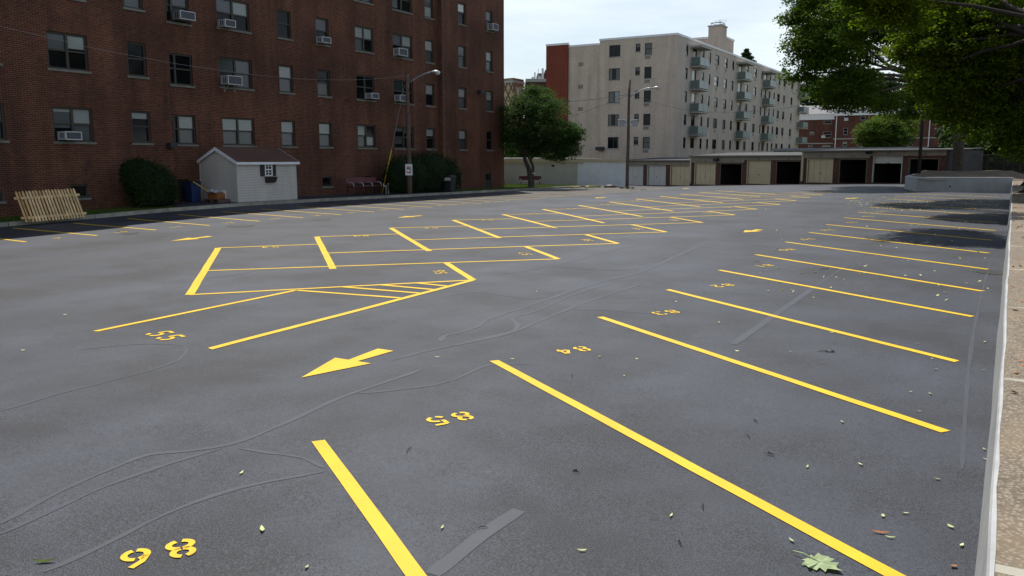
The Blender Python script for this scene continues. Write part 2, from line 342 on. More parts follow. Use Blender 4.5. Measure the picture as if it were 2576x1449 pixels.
def blades(n, fn, h, name, label):
    v = []; f = []
    for i in range(n):
        x, y = fn(); z = yardz(x, y)-.01; a = random.uniform(0, 6.28); hh = h*random.uniform(.5, 1.2); w = .012
        dx, dy = math.cos(a)*w, math.sin(a)*w; lx, ly = random.uniform(-.03, .03), random.uniform(-.03, .03); k = len(v)
        v += [(x-dx, y-dy, z), (x+dx, y+dy, z), (x+lx, y+ly, z+hh)]; f.append((k, k+1, k+2))
    me = bpy.data.meshes.new(name); me.from_pydata(v, [], f); me.materials.append(M['grass']); o = bpy.data.objects.new(name, me); COL.objects.link(o)
    return tag(o, label, 'grass', None, 'stuff')
blades(9000, lambda: (random.uniform(F_L+.05, KX-.2), random.uniform(12, Y_B-1.4)), .07, 'grass', 'short scrubby grass on the verge between kerb and brick wall beside the fence panels')
def far_lawn():
    while True:
        x, y = random.uniform(-40, KX-.2), random.uniform(42.4, 63.5)
        if y > Y_E+.1 or x > F_R+.1: return x, y
blades(26000, far_lawn, .08, 'grass', 'mown green lawn around the tree at the end of the brick building')

# ---- markings: thin sheets of paint lying on the asphalt, parts of the car park
def onlot(x, y, dz=.006): return (x, y, gz(x, y)+dz)
def strip(a, b, w=.1, name='stall_line', mat='paint', dz=.006, parent=LOT, wob=.004):
    a, b = Vector((a[0], a[1])), Vector((b[0], b[1])); d = b-a; L = d.length; d /= L; nrm = Vector((-d.y, d.x))
    k = max(2, int(L/.5)+1); mbx = MB(); P = []; e = random.uniform(-.02, .02)
    for i in range(k+1):
        c = a+d*(L*i/k); o = nrm*(w/2); j = random.uniform(-wob, wob); sk = e if i in (0, k) else 0
        P.append((onlot(c.x-o.x+nrm.x*j-d.x*sk, c.y-o.y+nrm.y*j-d.y*sk, dz), onlot(c.x+o.x+nrm.x*j+d.x*sk, c.y+o.y+nrm.y*j+d.y*sk, dz)))
    for (p, q), (r, s_) in zip(P, P[1:]): mbx.face([p, r, s_, q])
    return mbx.build(name, M[mat], parent)
def g2(x, y): p = G(x, y); return (p.x, p.y)
# right-hand stalls
inner = [(800,1110),(1243,908),(1510,798),(1680,729),(1810,680),(1901,641),(1976,609),(2036,585),(2079,565),(2123,548),(2158,534),(2187,521),(2212,511),(2232,501),(2252,493),(2271,486)]
outer = {2:(2379,1087),3:(2407,910),4:(2447,797),5:(2472,733),6:(2485,678),7:(2487,637)}
RL = []
for i, q in enumerate(inner):
    a = g2(*q)
    b = g2(*outer[i]) if i in outer else (a[0]+4.86, a[1]-(3.25 if i < 6 else 3.05))
    RL.append(a); strip(a, b, .115)
# stencilled digits: rings cut by the stencil's bridges
def arc(cx, cy, rx, ry, a0, a1, n=9): return [(cx+rx*math.cos(R(a0+(a1-a0)*i/n)), cy+ry*math.sin(R(a0+(a1-a0)*i/n))) for i in range(n+1)]
DIG = {
 '0': [arc(.3,.5,.22,.42,100,260), arc(.3,.5,.22,.42,-80,80)],
 '1': [[(.12,.78),(.3,.9)], [(.32,.94),(.32,.06)]],
 '2': [arc(.3,.70,.21,.22,170,-20)+[(.36,.42)], [(.32,.36),(.1,.08)], [(.16,.08),(.54,.08)]],
 '3': [arc(.27,.71,.22,.21,165,100,4), arc(.27,.71,.22,.21,75,-70), arc(.27,.29,.23,.22,70,-75), arc(.27,.29,.23,.22,-105,-165,4)],
 '4': [[(.36,.93),(.06,.33)], [(.08,.30),(.56,.30)], [(.42,.93),(.42,.38)], [(.42,.22),(.42,.05)]],
 '5': [[(.13,.92),(.52,.92)], [(.13,.92),(.13,.56),(.2,.56)], arc(.28,.33,.24,.25,95,-70), arc(.28,.33,.24,.25,-105,-165,4)],
 '6': [arc(.3,.31,.22,.24,100,260), arc(.3,.31,.22,.24,-80,80), [(.10,.42),(.22,.72),(.44,.93)]],
 '7': [[(.06,.92),(.54,.92)], [(.52,.84),(.34,.45)], [(.31,.38),(.22,.06)]],
 '8': [arc(.3,.71,.19,.20,105,262), arc(.3,.71,.19,.20,75,-82), arc(.3,.28,.23,.21,98,255), arc(.3,.28,.23,.21,82,-75)],
 '9': [arc(.3,.69,.22,.24,80,-80), arc(.3,.69,.22,.24,100,260), [(.50,.58),(.38,.28),(.16,.07)]],
}
def digits(txt, cx, cy, ang, h, wfac=1.0, th=.155):
    """ang: direction of the reading line on the ground"""
    r = Vector((math.cos(ang), math.sin(ang))); u = Vector((-r.y, r.x)); mbx = MB(); pitch = .98*h*wfac
    for i, c in enumerate(txt):
        ox = (i-(len(txt)-1)/2)*pitch
        for ln in DIG[c]:
            pts = [Vector((((x-.3)*h*1.15*wfac)+ox, (y-.5)*h)) for x, y in ln]
            Lf = []; Rt = []
            for k, p in enumerate(pts):
                t = (pts[min(k+1, len(pts)-1)]-pts[max(k-1, 0)]).normalized(); nn = Vector((-t.y, t.x))*(h*th/2)
                Lf.append(p+nn); Rt.append(p-nn)
            for k in range(len(pts)-1):
                q = [Lf[k], Lf[k+1], Rt[k+1], Rt[k]]
                Q = [(cx+r.x*p.x+u.x*p.y, cy+r.y*p.x+u.y*p.y) for p in q]
                mbx.face([onlot(x, y, .007) for x, y in reversed(Q)])
    o = mbx.build('stall_number', M['paint'], LOT); tag(o, f'yellow stencilled stall number {txt} on the asphalt'); return o
RN = {86:(401,1394),85:(1133,1054),84:(1443,882),83:(1675,787),82:(1818,719),81:(1922,669),80:(1980,629),79:(2030,602),78:(2082,579),77:(2140,560),76:(2183,545),75:(2217,532),74:(2250,520.5),73:(2272,511),72:(2288,503),71:(2304,495.5)}
for n, q in RN.items():
    p = g2(*q); digits(str(n), p[0], p[1], math.atan2(-.86, -.5), .27, 1.0)
# left-hand stalls
Le = {1:(33,574),2:(187,562),3:(320,550),4:(447,540),5:(559,532.6),6:(656.5,525.6),7:(746.5,520),8:(833,515.6),9:(905,512),10:(975,507),11:(1039,503),12:(1099,499.4),13:(1151.5,497)}
Re = [(65,609),(245,593),(393,579),(527,567.5),(653,557),(763,548),(858,540.6),(941.5,533.6),(1016.5,527),(1088,521.4),(1151.5,516),(1210,512),(1266.5,507.6),(1317,503.6),(1362,500),(1404,495.6),(1443,493),(1479,490),(1514,487.4),(1548,485)]
lastY = None; LN = []
for i, q in enumerate(Re):
    b = g2(*q); a = g2(*Le[i]) if i in Le else (b[0]-4.9, b[1]+.3)
    strip(a, b, .1); LN.append(b)
for k in range(6):
    b = (-20.9, LN[19][1]+1.83*(k+1)); LN.append(b); strip((-25.8, b[1]+.3), b, .1)
for i in range(24):
    n = 9+i; a, b = LN[i], LN[i+1]; digits(str(n), (a[0]+b[0])/2-.35+(.1 if i == 0 else 0), (a[1]+b[1])/2, math.atan2(.95, -.1), .26, .95)
# middle double row, set at 45 degrees
WA = [(549,624),(797,596),(983,574),(1140,554),(1265,540),(1365.6,527)]
WB = [(477,742),(838,677),(1080,632),(1257,599),(1397,573.5)]
EA = [(1190,705),(1404,652),(1555,613),(1676,584),(1767,560),(1848,541),(1903.6,526.5),(1962,515)]
WA = [g2(*q) for q in WA]; WB = [g2(*q) for q in WB]; EA = [g2(*q) for q in EA]
ca = Vector((.68, .733)).normalized()
while len(WA) < 13: p = WA[-1]; WA.append((p[0]+.03, p[1]+3.3))
while len(WB) < 13: i = len(WB); WB.append((WA[i][0]+4.95, WA[i][1]-4.75))
while len(EA) < 13: p = EA[-1]; EA.append((p[0]-.03, p[1]+3.45))
def lerp(a, b, t): return (a[0]+(b[0]-a[0])*t, a[1]+(b[1]-a[1])*t)
def cross(p, d, a, b):                                    # where the line p + t d meets the line a-b
    ex, ey = b[0]-a[0], b[1]-a[1]; den = d[0]*ey-d[1]*ex; t = ((a[0]-p[0])*ey-(a[1]-p[1])*ex)/den; return (p[0]+d[0]*t, p[1]+d[1]*t)
for i in range(13):
    strip(WA[i], WB[i], .15)                               # west cap
    if i < 12: strip(WA[i], cross(WA[i], ca, WA[i+1], WB[i+1]), .1)
    if i == 0: strip(EA[0], WB[0], .1)
    else: strip(EA[i], lerp(WA[i-1], WB[i-1], .58), .1)
    if i < 12:
        nxt = Vector(EA[i+1])-Vector(lerp(WA[i], WB[i], .58)); strip(EA[i], cross(EA[i], (-.73, .68), EA[i+1], (EA[i+1][0]-nxt.x, EA[i+1][1]-nxt.y)), .14)
WN = {54:(680,622),53:(909,594),52:(1085,574),51:(1225,554),50:(1342,538.5),49:(1438,525.5),48:(1522,514),47:(1597,505)}
for n, q in WN.items(): p = g2(*q); digits(str(n), p[0], p[1], math.atan2(-.733, -.68), .27)
EN = {56:(1107,685),57:(1322,639),58:(1477,604.5),59:(1604,576),60:(1695,554),61:(1778,536),62:(1832,522.5),63:(1893,510.5)}
for n, q in EN.items(): p = g2(*q); digits(str(n), p[0], p[1], math.atan2(.68, -.733), .27)
a, b, c, d = g2(240, 834), g2(743, 731), g2(528, 878), EA[0]
strip(a, b, .1); strip(c, d, .12)
for q, r in (((748,731),(1006,750)),((859,722),(1056,738)),((956,717),(1092,729)),((1046,712),(1131,721))): strip(g2(*q), g2(*r), .1, 'hatch_line')
p = g2(415, 845); digits('55', p[0], p[1], math.atan2(.10, 1.0)-.35, .36, 1.0)
# direction arrows
AR = [(-6.66,6.6),(-6.94,7.47),(-6.73,7.48),(-6.8,8.1),(-6.56,8.09),(-6.6,7.49),(-6.38,7.48)]
def arrow(tip, tail, label, wf=1.0):
    t = Vector(tip); d = (Vector(tail)-t); L = d.length; d /= L; n = Vector((-d.y, d.x)); mbx = MB()
    q = lambda s, w: onlot(*(t+d*(s*L)+n*(w*wf)), .007)
    mbx.face([q(0, 0), q(.58, .28), q(.58, -.28)]); mbx.face([q(.58, .07), q(1.0, .125), q(1.0, -.125), q(.58, -.07)])
    tag(mbx.build('direction_arrow', M['paint'], LOT), label)
arrow((-6.66, 6.6), (-6.68, 8.1), 'large yellow arrow painted near stall 85 pointing back up the aisle')
for tp, tl, lb in (((1870,585),(1912,578),'yellow arrow on the aisle beside stalls 79 and 80'),((2124,500.5),(2158,498),'small yellow arrow at the far end of the aisle by the block wall'),((429,607),(530,595),'yellow arrow on the aisle beside stall 11'),((999,548),(1059,543),'yellow arrow on the aisle beside stall 16'),((1495.5,499),(1523,496.5),'yellow arrow on the aisle beside stall 23'),((1718,475.2),(1733,473.8),'tiny yellow arrow in front of the garages')):
    arrow(g2(*tp), g2(*tl), lb, .95)
# lighter crack filler, dark manhole lids
def ribbon(px, w, mat='seal', name='sealed_crack', dz=.003):
    P = [Vector(g2(*q)) for q in px]; S = []
    for i in range(len(P)-1):
        p0, p1, p2, p3 = P[max(i-1, 0)], P[i], P[i+1], P[min(i+2, len(P)-1)]; k = max(3, int((p2-p1).length/.3))
        for j in range(k):
            t = j/k; S.append(.5*((2*p1)+(p2-p0)*t+(2*p0-5*p1+4*p2-p3)*t*t+(3*p1-p0-3*p2+p3)*t**3))
    S.append(P[-1]); mbx = MB(); E = []
    for i, p in enumerate(S):
        t = (S[min(i+1, len(S)-1)]-S[max(i-1, 0)]).normalized(); n = Vector((-t.y, t.x)); q_ = .1 if w > .1 else 1.0; ww = w*(.5+q_*(.22*math.sin(i*.9)*random.random()+random.uniform(-.16, .16)))*((.35 if w < .1 else .85) if i in (0, len(S)-1) else 1)
        E.append((onlot(p.x+n.x*ww, p.y+n.y*ww, dz), onlot(p.x-n.x*ww, p.y-n.y*ww, dz)))
    for (a, b), (c, d) in zip(E, E[1:]): mbx.face([a, b, d, c])
    return mbx.build(name, M[mat], LOT)
CR = [([(0,1318),(150,1237),(280,1180),(370,1145),(470,1135),(560,1122),(640,1098),(760,1045),(858,1000),(960,965),(1060,930)], .075),
      ([(0,1345),(120,1290),(270,1222),(430,1165),(560,1128)], .06), ([(110,1440),(260,1372),(420,1292),(600,1228),(820,1186)], .06),
      ([(600,1128),(680,1140),(760,1152),(815,1178)], .05), ([(1088,1446),(1140,1405),(1215,1345),(1306,1284)], .13),
      ([(1110,860),(1118,845),(1160,836),(1200,822),(1225,805),(1250,795),(1310,776),(1380,752),(1450,728),(1530,704),(1620,682),(1700,645),(1775,612)], .09),
      ([(1130,872),(1220,850),(1290,832),(1302,815),(1290,800),(1350,782),(1440,742),(1540,712)], .07), ([(985,907),(1060,886),(1180,862),(1290,835),(1420,782),(1500,752),(1610,716)], .07),
      ([(1440,780),(1540,782),(1640,790)], .04), ([(1380,748),(1330,752),(1270,745),(1200,735),(1130,745)], .035), ([(1845,866),(1898,829),(1950,792),(2000,757),(2048,723)], .125), ([(2052,720),(2100,688),(2175,640)], .06),
      ([(900,990),(1010,980),(1130,960),(1230,918),(1330,917)], .05), ([(0,1035),(150,990),(330,945),(450,905),(460,870),(340,866),(200,880)], .05),
      ([(1260,690),(1330,680),(1450,655),(1530,632),(1600,618)], .04), ([(520,700),(600,690),(760,660)], .03), ([(1380,668),(1440,675),(1530,680),(1610,678)], .04),
      ([(2420,1180),(2440,900),(2465,760),(2490,660)], .05)]
for px, w in CR: ribbon(px, w*(.75 if w < .1 else .9))
for x, y, r, lb in ((605,568,.40,'round dark manhole lid set in the asphalt by stall 12'),(327,587,.22,'small round dark drain lid near stall 10'),(305,581,.12,'small dark valve lid near stall 10'),(808,552,.30,'dark manhole lid on the aisle near stall 14'),(2502,686,.3,'dark drain lid against the retaining wall')):
    c = g2(x, y); mbx = MB(); mbx.face([onlot(c[0]+r*math.cos(a*math.pi/12), c[1]+r*math.sin(a*math.pi/12), .005) for a in range(24)])
    for a in range(24):
        a0, a1 = a*math.pi/12, (a+1)*math.pi/12
        mbx.face([onlot(c[0]+r*1.0*math.cos(t), c[1]+r*1.0*math.sin(t), .0052) if q == 0 else onlot(c[0]+r*1.12*math.cos(t), c[1]+r*1.12*math.sin(t), .0075) for t, q in ((a0,0),(a0,1),(a1,1),(a1,0))])
    tag(mbx.build('manhole_lid', M['black_metal'], LOT), lb)

# ================================================================== RIGHT SIDE: retaining wall, sidewalk, bed, end wall
WH = .70
def topz(y): return interp(ZR, y)+WH
wx = .015; YW = PX(2533, 486, wx).y; YW = 56.0
mb = MB(); ys = span(-3, YW, .4); prof = []
for y in ys:
    j = .010*math.sin(y*.9)+.004*math.sin(y*2.3); z = topz(y)
    prof.append([(wx-.030+j*.5, y, interp(ZR, y)-.2), (wx+j*.6+.024, y, z-.02), (wx+j*.5+.034, y, z+.004), (wx+.050+j*.3+random.uniform(-.006, .006), y, z+.008), (wx+.060, y, z-.25)])
for A, B in zip(prof, prof[1:]):
    for k in range(4): mb.face([A[k], A[k+1], B[k+1], B[k]], 1 if k in (1, 2) else 0)
tag(mb.build('retaining_wall', [M['wall_face'], M['coping']]), 'long pale painted retaining wall running along the edge of the sidewalk', 'wall')
mb = MB(); xs = [wx+.045, .3, .62]
for y0, y1 in zip(span(-3, YW+.4, 3.4), span(-3, YW+.4, 3.4)[1:]): grid(mb, xs, span(y0+.043, y1-.043, .6), lambda x, y: topz(y)+.004)
sw = struct(mb.build('sidewalk', M['aggregate']), 'exposed aggregate sidewalk behind the retaining wall')
mb = MB()
for y in span(-3, YW+.4, 3.4)[1:-1]: grid(mb, xs, [y-.045, y-.008, y+.008, y+.045], lambda x, y: topz(y)+(.003 if abs(x) > 0 else 0))
mb.build('joint_band', M['kerb'], sw)
mb = MB()
def bedz(x, y):
    z = topz(min(y, 58))-.03+.10*math.sin(x*1.3+y*.7)*.4
    if y > YW and x < .1: z = 1.33+.35*max(0, min(1, (y-58)/10))+.05*math.sin(x*2+y)
    return z
grid(mb, [.62, 1.0, 1.5, 2, 3, 5, 9, 16, 30], span(-3, 110, 1.5), bedz)
struct(mb.build('planting_bed', M['soil']))
mb = MB(); grid(mb, [-5.7, -5, -4, -3, -2, -1, 0, 1.04], span(60.3, 73, 1.0), bedz); grid(mb, [-4.9, -4, -3, -2, -1, 0, 1.04], span(56.3, 60.3, .8), bedz)
struct(mb.build('tree_bank', M['soil'], smooth=True))
a, b, c = g2(2275, 476), g2(2303, 481.5), (0.05, 56.0)
mb = MB()
def wall_run(mb, P, zt, th=.22):
    for (x0, y0, t0), (x1, y1, t1) in zip(P, P[1:]):
        d = Vector((x1-x0, y1-y0)).normalized(); n = Vector((-d.y, d.x))*th
        z0, z1 = gz(x0, y0)-.3, gz(x1, y1)-.3
        mb.hexa([(x0, y0, z0), (x1, y1, z1), (x1+n.x, y1+n.y, z1), (x0+n.x, y0+n.y, z0), (x0, y0, t0), (x1, y1, t1), (x1+n.x, y1+n.y, t1), (x0+n.x, y0+n.y, t0)])
za, zb = PX(2275, 443, a[0]).z, PX(2303, 446, b[0]).z; zc = PY(2530, 446, 56).z
wall_run(mb, [(a[0]-.5, a[1]+14, za), (a[0], a[1], za), (b[0], b[1], zb), (c[0], c[1], zc)], 0)
ew = tag(mb.build('end_wall', M['concrete_grey'], bevel=.02), 'low grey block wall closing the end of the right-hand stalls', 'wall')
mb = MB(); p = PX(2388.5, 425.5, 0); q = lerp(b, c, .37); zz = gz(*q)+.33
mb.tube([(q[0], q[1]-.012, zz), (q[0], q[1]+.05, zz)], .055, 10); mb.build('drain_hole', M['ink'], ew)

# ================================================================== BUILDING HELPERS
def facade(mb, O, u, n, s0, s1, z0, z1, holes, depth, mi=0, mr=0):
    """wall plane O + s*u, outward normal n, with rectangular openings (s0,s1,z0,z1) and their reveals"""
    S = sorted({s0, s1, *[h[0] for h in holes], *[h[1] for h in holes]}); Z = sorted({z0, z1, *[h[2] for h in holes], *[h[3] for h in holes]})
    S = [s for s in S if s0-1e-6 <= s <= s1+1e-6]; Z = [z for z in Z if z0-1e-6 <= z <= z1+1e-6]
    P = lambda s, z, d=0: (O[0]+u[0]*s-n[0]*d, O[1]+u[1]*s-n[1]*d, z)
    for a, b in zip(S, S[1:]):
        run = None
        for c, d in list(zip(Z, Z[1:]))+[(None, None)]:
            solid = c is not None and not any(h[0]-1e-6 <= (a+b)/2 <= h[1]+1e-6 and h[2]-1e-6 <= (c+d)/2 <= h[3]+1e-6 for h in holes)
            if solid: run = (run[0], d) if run else (c, d)
            elif run: mb.face([P(a, run[0]), P(b, run[0]), P(b, run[1]), P(a, run[1])], mi); run = None
    for a, b, c, d in holes:
        mb.face([P(a, c), P(a, c, depth), P(a, d, depth), P(a, d)][::-1], mr); mb.face([P(b, c), P(b, c, depth), P(b, d, depth), P(b, d)], mr)
        mb.face([P(a, d), P(a, d, depth), P(b, d, depth), P(b, d)][::-1], mr); mb.face([P(a, c), P(a, c, depth), P(b, c, depth), P(b, c)], mr)
def window(root, O, u, n, h, rec=.13, mull=0, meet=True, blinds=(), fw=.07, frame='frame', pane='glass', sill='sill', part='window', proud=.05, left_light=0.0):
    """frame > pane, blind, sill.  blinds: (s-fraction a, b, z-fraction c, d, material)"""
    a, b, c, d = h; w = (-n[0], -n[1]); fm = MB(); e = .004
    q = lambda s0, s1, t0, t1, z0, z1: fm.obox(O, u, w, s0, s1, t0, t1, z0, z1)
    q(a-e, a+fw, rec-.07, rec+.02, c-e, d+e); q(b-fw, b+e, rec-.07, rec+.02, c-e, d+e)
    q(a+fw, b-fw, rec-.07, rec+.02, c-e, c+fw); q(a+fw, b-fw, rec-.07, rec+.02, d-fw, d+e)
    cells = []; xs = [a+fw]
    for i in range(mull):
        x = a+(b-a)*(i+1)/(mull+1); q(x-.05, x+.05, rec-.065, rec+.02, c+fw, d-fw); xs += [x-.05, x+.05]
    if left_light: x = a+(b-a)*left_light; q(x-.05, x+.05, rec-.065, rec+.02, c+fw, d-fw); xs += [x-.05, x+.05]
    xs.append(b-fw)
    if meet:
        zm = c+(d-c)*.52
        for x0, x1 in zip(xs[::2], xs[1::2]): q(x0, x1, rec-.05, rec+.01, zm-.03, zm+.03)
    f = fm.build(part, M[frame], root)
    pm = MB()
    for x0, x1 in zip(xs[::2], xs[1::2]):
        if x1-x0 > .02:
            if meet: pm.obox(O, u, w, x0, x1, rec-.012, rec, zm+.03, d-fw); pm.obox(O, u, w, x0, x1, rec+.008, rec+.018, c+fw, zm-.03)
            else: pm.obox(O, u, w, x0, x1, rec-.012, rec, c+fw, d-fw)
    pm.build('pane', M[pane], f)
    if blinds:
        for mname in {x[4] for x in blinds}:
            bm = MB(); nn = 0
            for fa, fb, fc, fd, mt in blinds:
                if mt != mname: continue
                s0, s1 = a+(b-a)*fa, a+(b-a)*fb
                for x0, x1 in zip(xs[::2], xs[1::2]):
                    lo, hi = max(x0+.006, s0), min(x1-.006, s1)
                    if hi-lo > .05:
                        z0, z1 = max(c+fw+.005, c+(d-c)*fc), min(d-fw-.005, c+(d-c)*fd)
                        if meet and z0 < zm-.04 < z1: bm.obox(O, u, w, lo, hi, rec-.018, rec-.002, zm+.034, z1); bm.obox(O, u, w, lo, hi, rec+.002, rec+.012, z0, zm-.034); nn += 1
                        else: bm.obox(O, u, w, lo, hi, *((rec-.018, rec-.002) if (not meet or z0 >= zm-.02) else (rec+.002, rec+.012)), z0, min(z1, zm-.034) if (meet and z0 < zm-.02) else z1); nn += 1
            if nn: bm.build('blind', M[mname], f)
    if sill:
        sm = MB(); sm.obox(O, u, w, a-.06, b+.06, -proud, rec-.02, c-.085, c-.004); sm.build('sill', M[sill], f)
    return f

# ================================================================== RED BRICK APARTMENT BUILDING
RB = thing('brick_apartment_building', (F_C, 30, .5), 'dark red brick apartment building with brown framed windows and window air conditioners', 'apartment building')
U, N = (0, 1), (1, 0)
ROOF = 17.0
SIL = {'A': 3.17, 'B': 5.80, 'C': 8.41, 'D': 11.05}; HGT = {'A': 1.27, 'B': 1.32, 'C': 1.33, 'D': 1.32}
Bl, Bg, Bd, Bw = 'blind', 'blind_grey', 'blind_dim', 'blind_white'
up = lambda m, a=0, b=1, lo=.55: (a, b, lo, 1, m)
WIN = [  # plane, pixel span on the first floor, mullions, rows, blinds per row
 (F_L, (-40, 16), 0, 'AB', {'A': [up(Bd)]}),
 (F_L, (136, 236), 1, 'ABC', {'A': [(0,.5,.86,1,Bl), (0,.5,.4,.86,Bg), (.5,1,.55,1,Bl), (.5,1,0,.5,Bg)], 'B': [(0,.5,.55,1,Bg), (.5,1,.6,1,Bl)], 'C': [up(Bg)]}),
 (F_L, (333, 380), 0, 'ABC', {'A': [(0,1,.76,1,Bl)], 'C': [up(Bg), (0,1,0,.5,Bg)]}),
 (F_C, (436, 493), 0, 'ABC', {'A': [up(Bl, .25), (.25,1,0,.5,Bg)], 'C': [up(Bg, .2)]}),
 (F_C, (560, 641), 1, 'ABCD', {'A': [up(Bl), (0,1,0,.5,Bg)], 'B': [up('glass_green', 0, .5), up(Bg, .5, 1, .52), (.5,1,0,.5,Bd)], 'C': [up(Bg, 0, .5), (.5,1,.52,1,Bl)], 'D': [up(Bg)]}),
 (F_C, (708, 743), 0, 'ABCD', {'A': [up(Bl), (0,1,0,.5,Bg)], 'B': [up(Bl), (0,1,.0,.5,Bg)], 'D': [up(Bd)]}),
 (F_C, (803, 835), 0, 'ABCD', {'A': [up(Bl), (0,1,0,.5,Bg)], 'B': [(0,1,0,.5,Bd)], 'C': [up(Bd)], 'D': [up(Bg)]}),
 (F_C, (900, 945), 1, 'ABCD', {'A': [up(Bl, 0, .5), (0,.5,0,.5,Bg), (.5,1,.5,1,Bg), (.5,1,.12,.48,Bl)], 'C': [up(Bl), (0,.5,0,.5,Bg)], 'D': [(0,1,0,.5,Bg)]}),
 (F_C, (993, 1041), 1, 'ABCD', {'A': [(0,.5,.78,1,Bg), (.5,1,.7,1,Bd), (0,.5,.2,.5,Bd)], 'B': [up('glass_green', 0, .5), (.5,.66,.5,1,Bl)], 'C': [up(Bg, 0, .5), up(Bl, .5), (.5,1,0,.5,Bg)], 'D': [(.5,1,.7,1,Bl), (.1,.35,.1,.5,Bg)]}),
 (F_C, (1073, 1094), 0, 'ABCD', {'A': [up(Bl, lo=.62)], 'B': [up(Bl)], 'C': [up(Bl), (0,1,0,.5,Bd)], 'D': [up(Bd), (0,1,.05,.5,Bl)]}),
 (F_R, (1155, 1174), 0, 'ABCD', {'A': [up(Bl), (0,1,0,.5,Bd)], 'B': [up(Bl), (0,1,0,.5,Bg)], 'C': [up(Bg), (0,1,0,.5,Bd)], 'D': [up(Bw, .0, .9, .6)]}),
 (F_R, (1224, 1240), 0, 'ABCD', {'B': [up(Bl), (0,1,0,.5,Bg)], 'C': [up(Bl), (0,1,0,.5,Bg)], 'D': [up(Bg)]}),
]
holes = {F_L: [], F_C: [], F_R: []}; todo = []
for X, (xa, xb), mull, rows, bl in WIN:
    a, b = PX(xa, 330, X).y, PX(xb, 330, X).y
    for r in rows:
        z0 = SIL[r]-(.10 if xa == 436 and r in 'BC' else 0); h = (a, b, z0, z0+HGT[r]); holes[X].append(h); todo.append((X, h, mull, bl.get(r, []), .27 if xa == 436 else 0))
for X, xa, xb, ya, yb in ((F_L, 176, 222, 464.5, 499), (F_C, 811, 834.5, 444.5, 469.5), (F_C, 916, 936, 442, 466), (F_L, -30, 8, 480, 508)):
    h = (PX(xa, ya, X).y, PX(xb, ya, X).y, PX(xa, yb, X).z, PX(xa, ya, X).z); holes[X].append(h); todo.append((X, h, 0, [(.1,.5,.2,.9,Bd)] if xa == 916 else [], 0))
BD = []
for X, xa, xb, ya, yb in ((F_R, 1146.5, 1160.5, 438, 479), (F_R, 1222, 1238, 436, 473), (F_C, 445, 474, 452, 512)):
    h = (PX(xa, ya, X).y, PX(xb, ya, X).y, gz(X, PX(xa, ya, X).y)+.14, PX(xa, ya, X).z); holes[X].append(h); BD.append((X, h))
mb = MB()
facade(mb, (F_L, 0), U, N, Y_N, Y_B, -1, ROOF, holes[F_L], .16)
facade(mb, (F_C, 0), U, N, Y_B, Y_R, -1, ROOF-.02, holes[F_C], .16)
facade(mb, (F_R, 0), U, N, Y_R, Y_E, -1, ROOF-.01, holes[F_R], .16)
mb.face([(F_L, Y_B, -1), (F_L-2, Y_B, -1), (F_L-2, Y_B, ROOF), (F_L, Y_B, ROOF)])
mb.face([(F_C-1, Y_R, -1), (F_R, Y_R, -1), (F_R, Y_R, ROOF), (F_C-1, Y_R, ROOF)])
mb.face([(F_R, Y_E, -1), (F_R-14, Y_E, -1), (F_R-14, Y_E, ROOF-.01), (F_R, Y_E, ROOF-.01)])
mb.face([(F_L-14, Y_N, -1), (F_L, Y_N, -1), (F_L, Y_N, ROOF), (F_L-14, Y_N, ROOF)])
mb.build('wall', M['red_brick'], RB)
mb = MB(); mb.box(F_L-14, F_L-.3, Y_N+.01, Y_E-.01, ROOF-.4, ROOF-.3); mb.build('roof', M['roof_grey'], RB)
for X, h, mull, bl, ll in todo: window(RB, (X, 0), U, N, h, mull=mull, blinds=bl, left_light=ll, meet=(h[3]-h[2]) > .9)
for X, h in BD:
    dm = MB(); dm.obox((X, 0), U, (-1, 0), h[0], h[1], .10, .15, h[2], h[3]); d = dm.build('door', M['black_metal'] if X == F_R else M['dark'], RB)
    if X == F_R:
        dm = MB(); dm.obox((X, 0), U, (-1, 0), h[0]+.12, h[1]-.12, .09, .12, h[2]+1.05*.5, h[3]-.1); dm.build('pane', M['glass'], d)
        dm = MB(); dm.obox((X, 0), U, (-1, 0), h[0]-.15, h[1]+.2, -.5, .05, h[2]-.2, h[2]-.02); dm.build('step', M['concrete'], d)
# white efflorescence and repointed corner
mb = MB(); z = .7
while z < 13.4:
    w = .22 if int(round(z/.203)) % 2 else .11
    for zz in (z, z+.0677*1): mb.box(F_R+.002, F_R+.006, Y_R+.002, Y_R+w, zz, zz+.013)
    mb.box(F_R+.002, F_R+.006, Y_R+w-.013, Y_R+w, z+.013, z+.0677); z += .135
mb.build('repointed_corner', M['sill'], RB)
def flood(root, p, n, name='wall_lamp'):
    mbx = MB(); mbx.obox((p.x, p.y), (n[1], -n[0]) if n[0] == 0 else (0, 1), n, -.17, .17, .02, .34, p.z-.10, p.z+.12); mbx.obox((p.x, p.y), (0, 1) if n[0] else (1, 0), n, -.06, .06, -.02, .03, p.z-.06, p.z+.06)
    return mbx.build(name, M['black_metal'], root, bevel=.02)
flood(RB, PX(426, 367, F_L), N); flood(RB, PX(1203, 232, F_R), N)
mb = MB(); p = PX(872, 253, F_C)
mb.tube([(F_C-.02, p.y, p.z), (F_C+.12, p.y, p.z), (F_C+.12, p.y+.1, p.z-.05)], .03, 6); mb.tube([(F_C+.1, p.y, p.z), (F_C+.16, p.y-.12, p.z+.03)], .04, 6); mb.build('wall_bracket', M['black_metal'], RB)

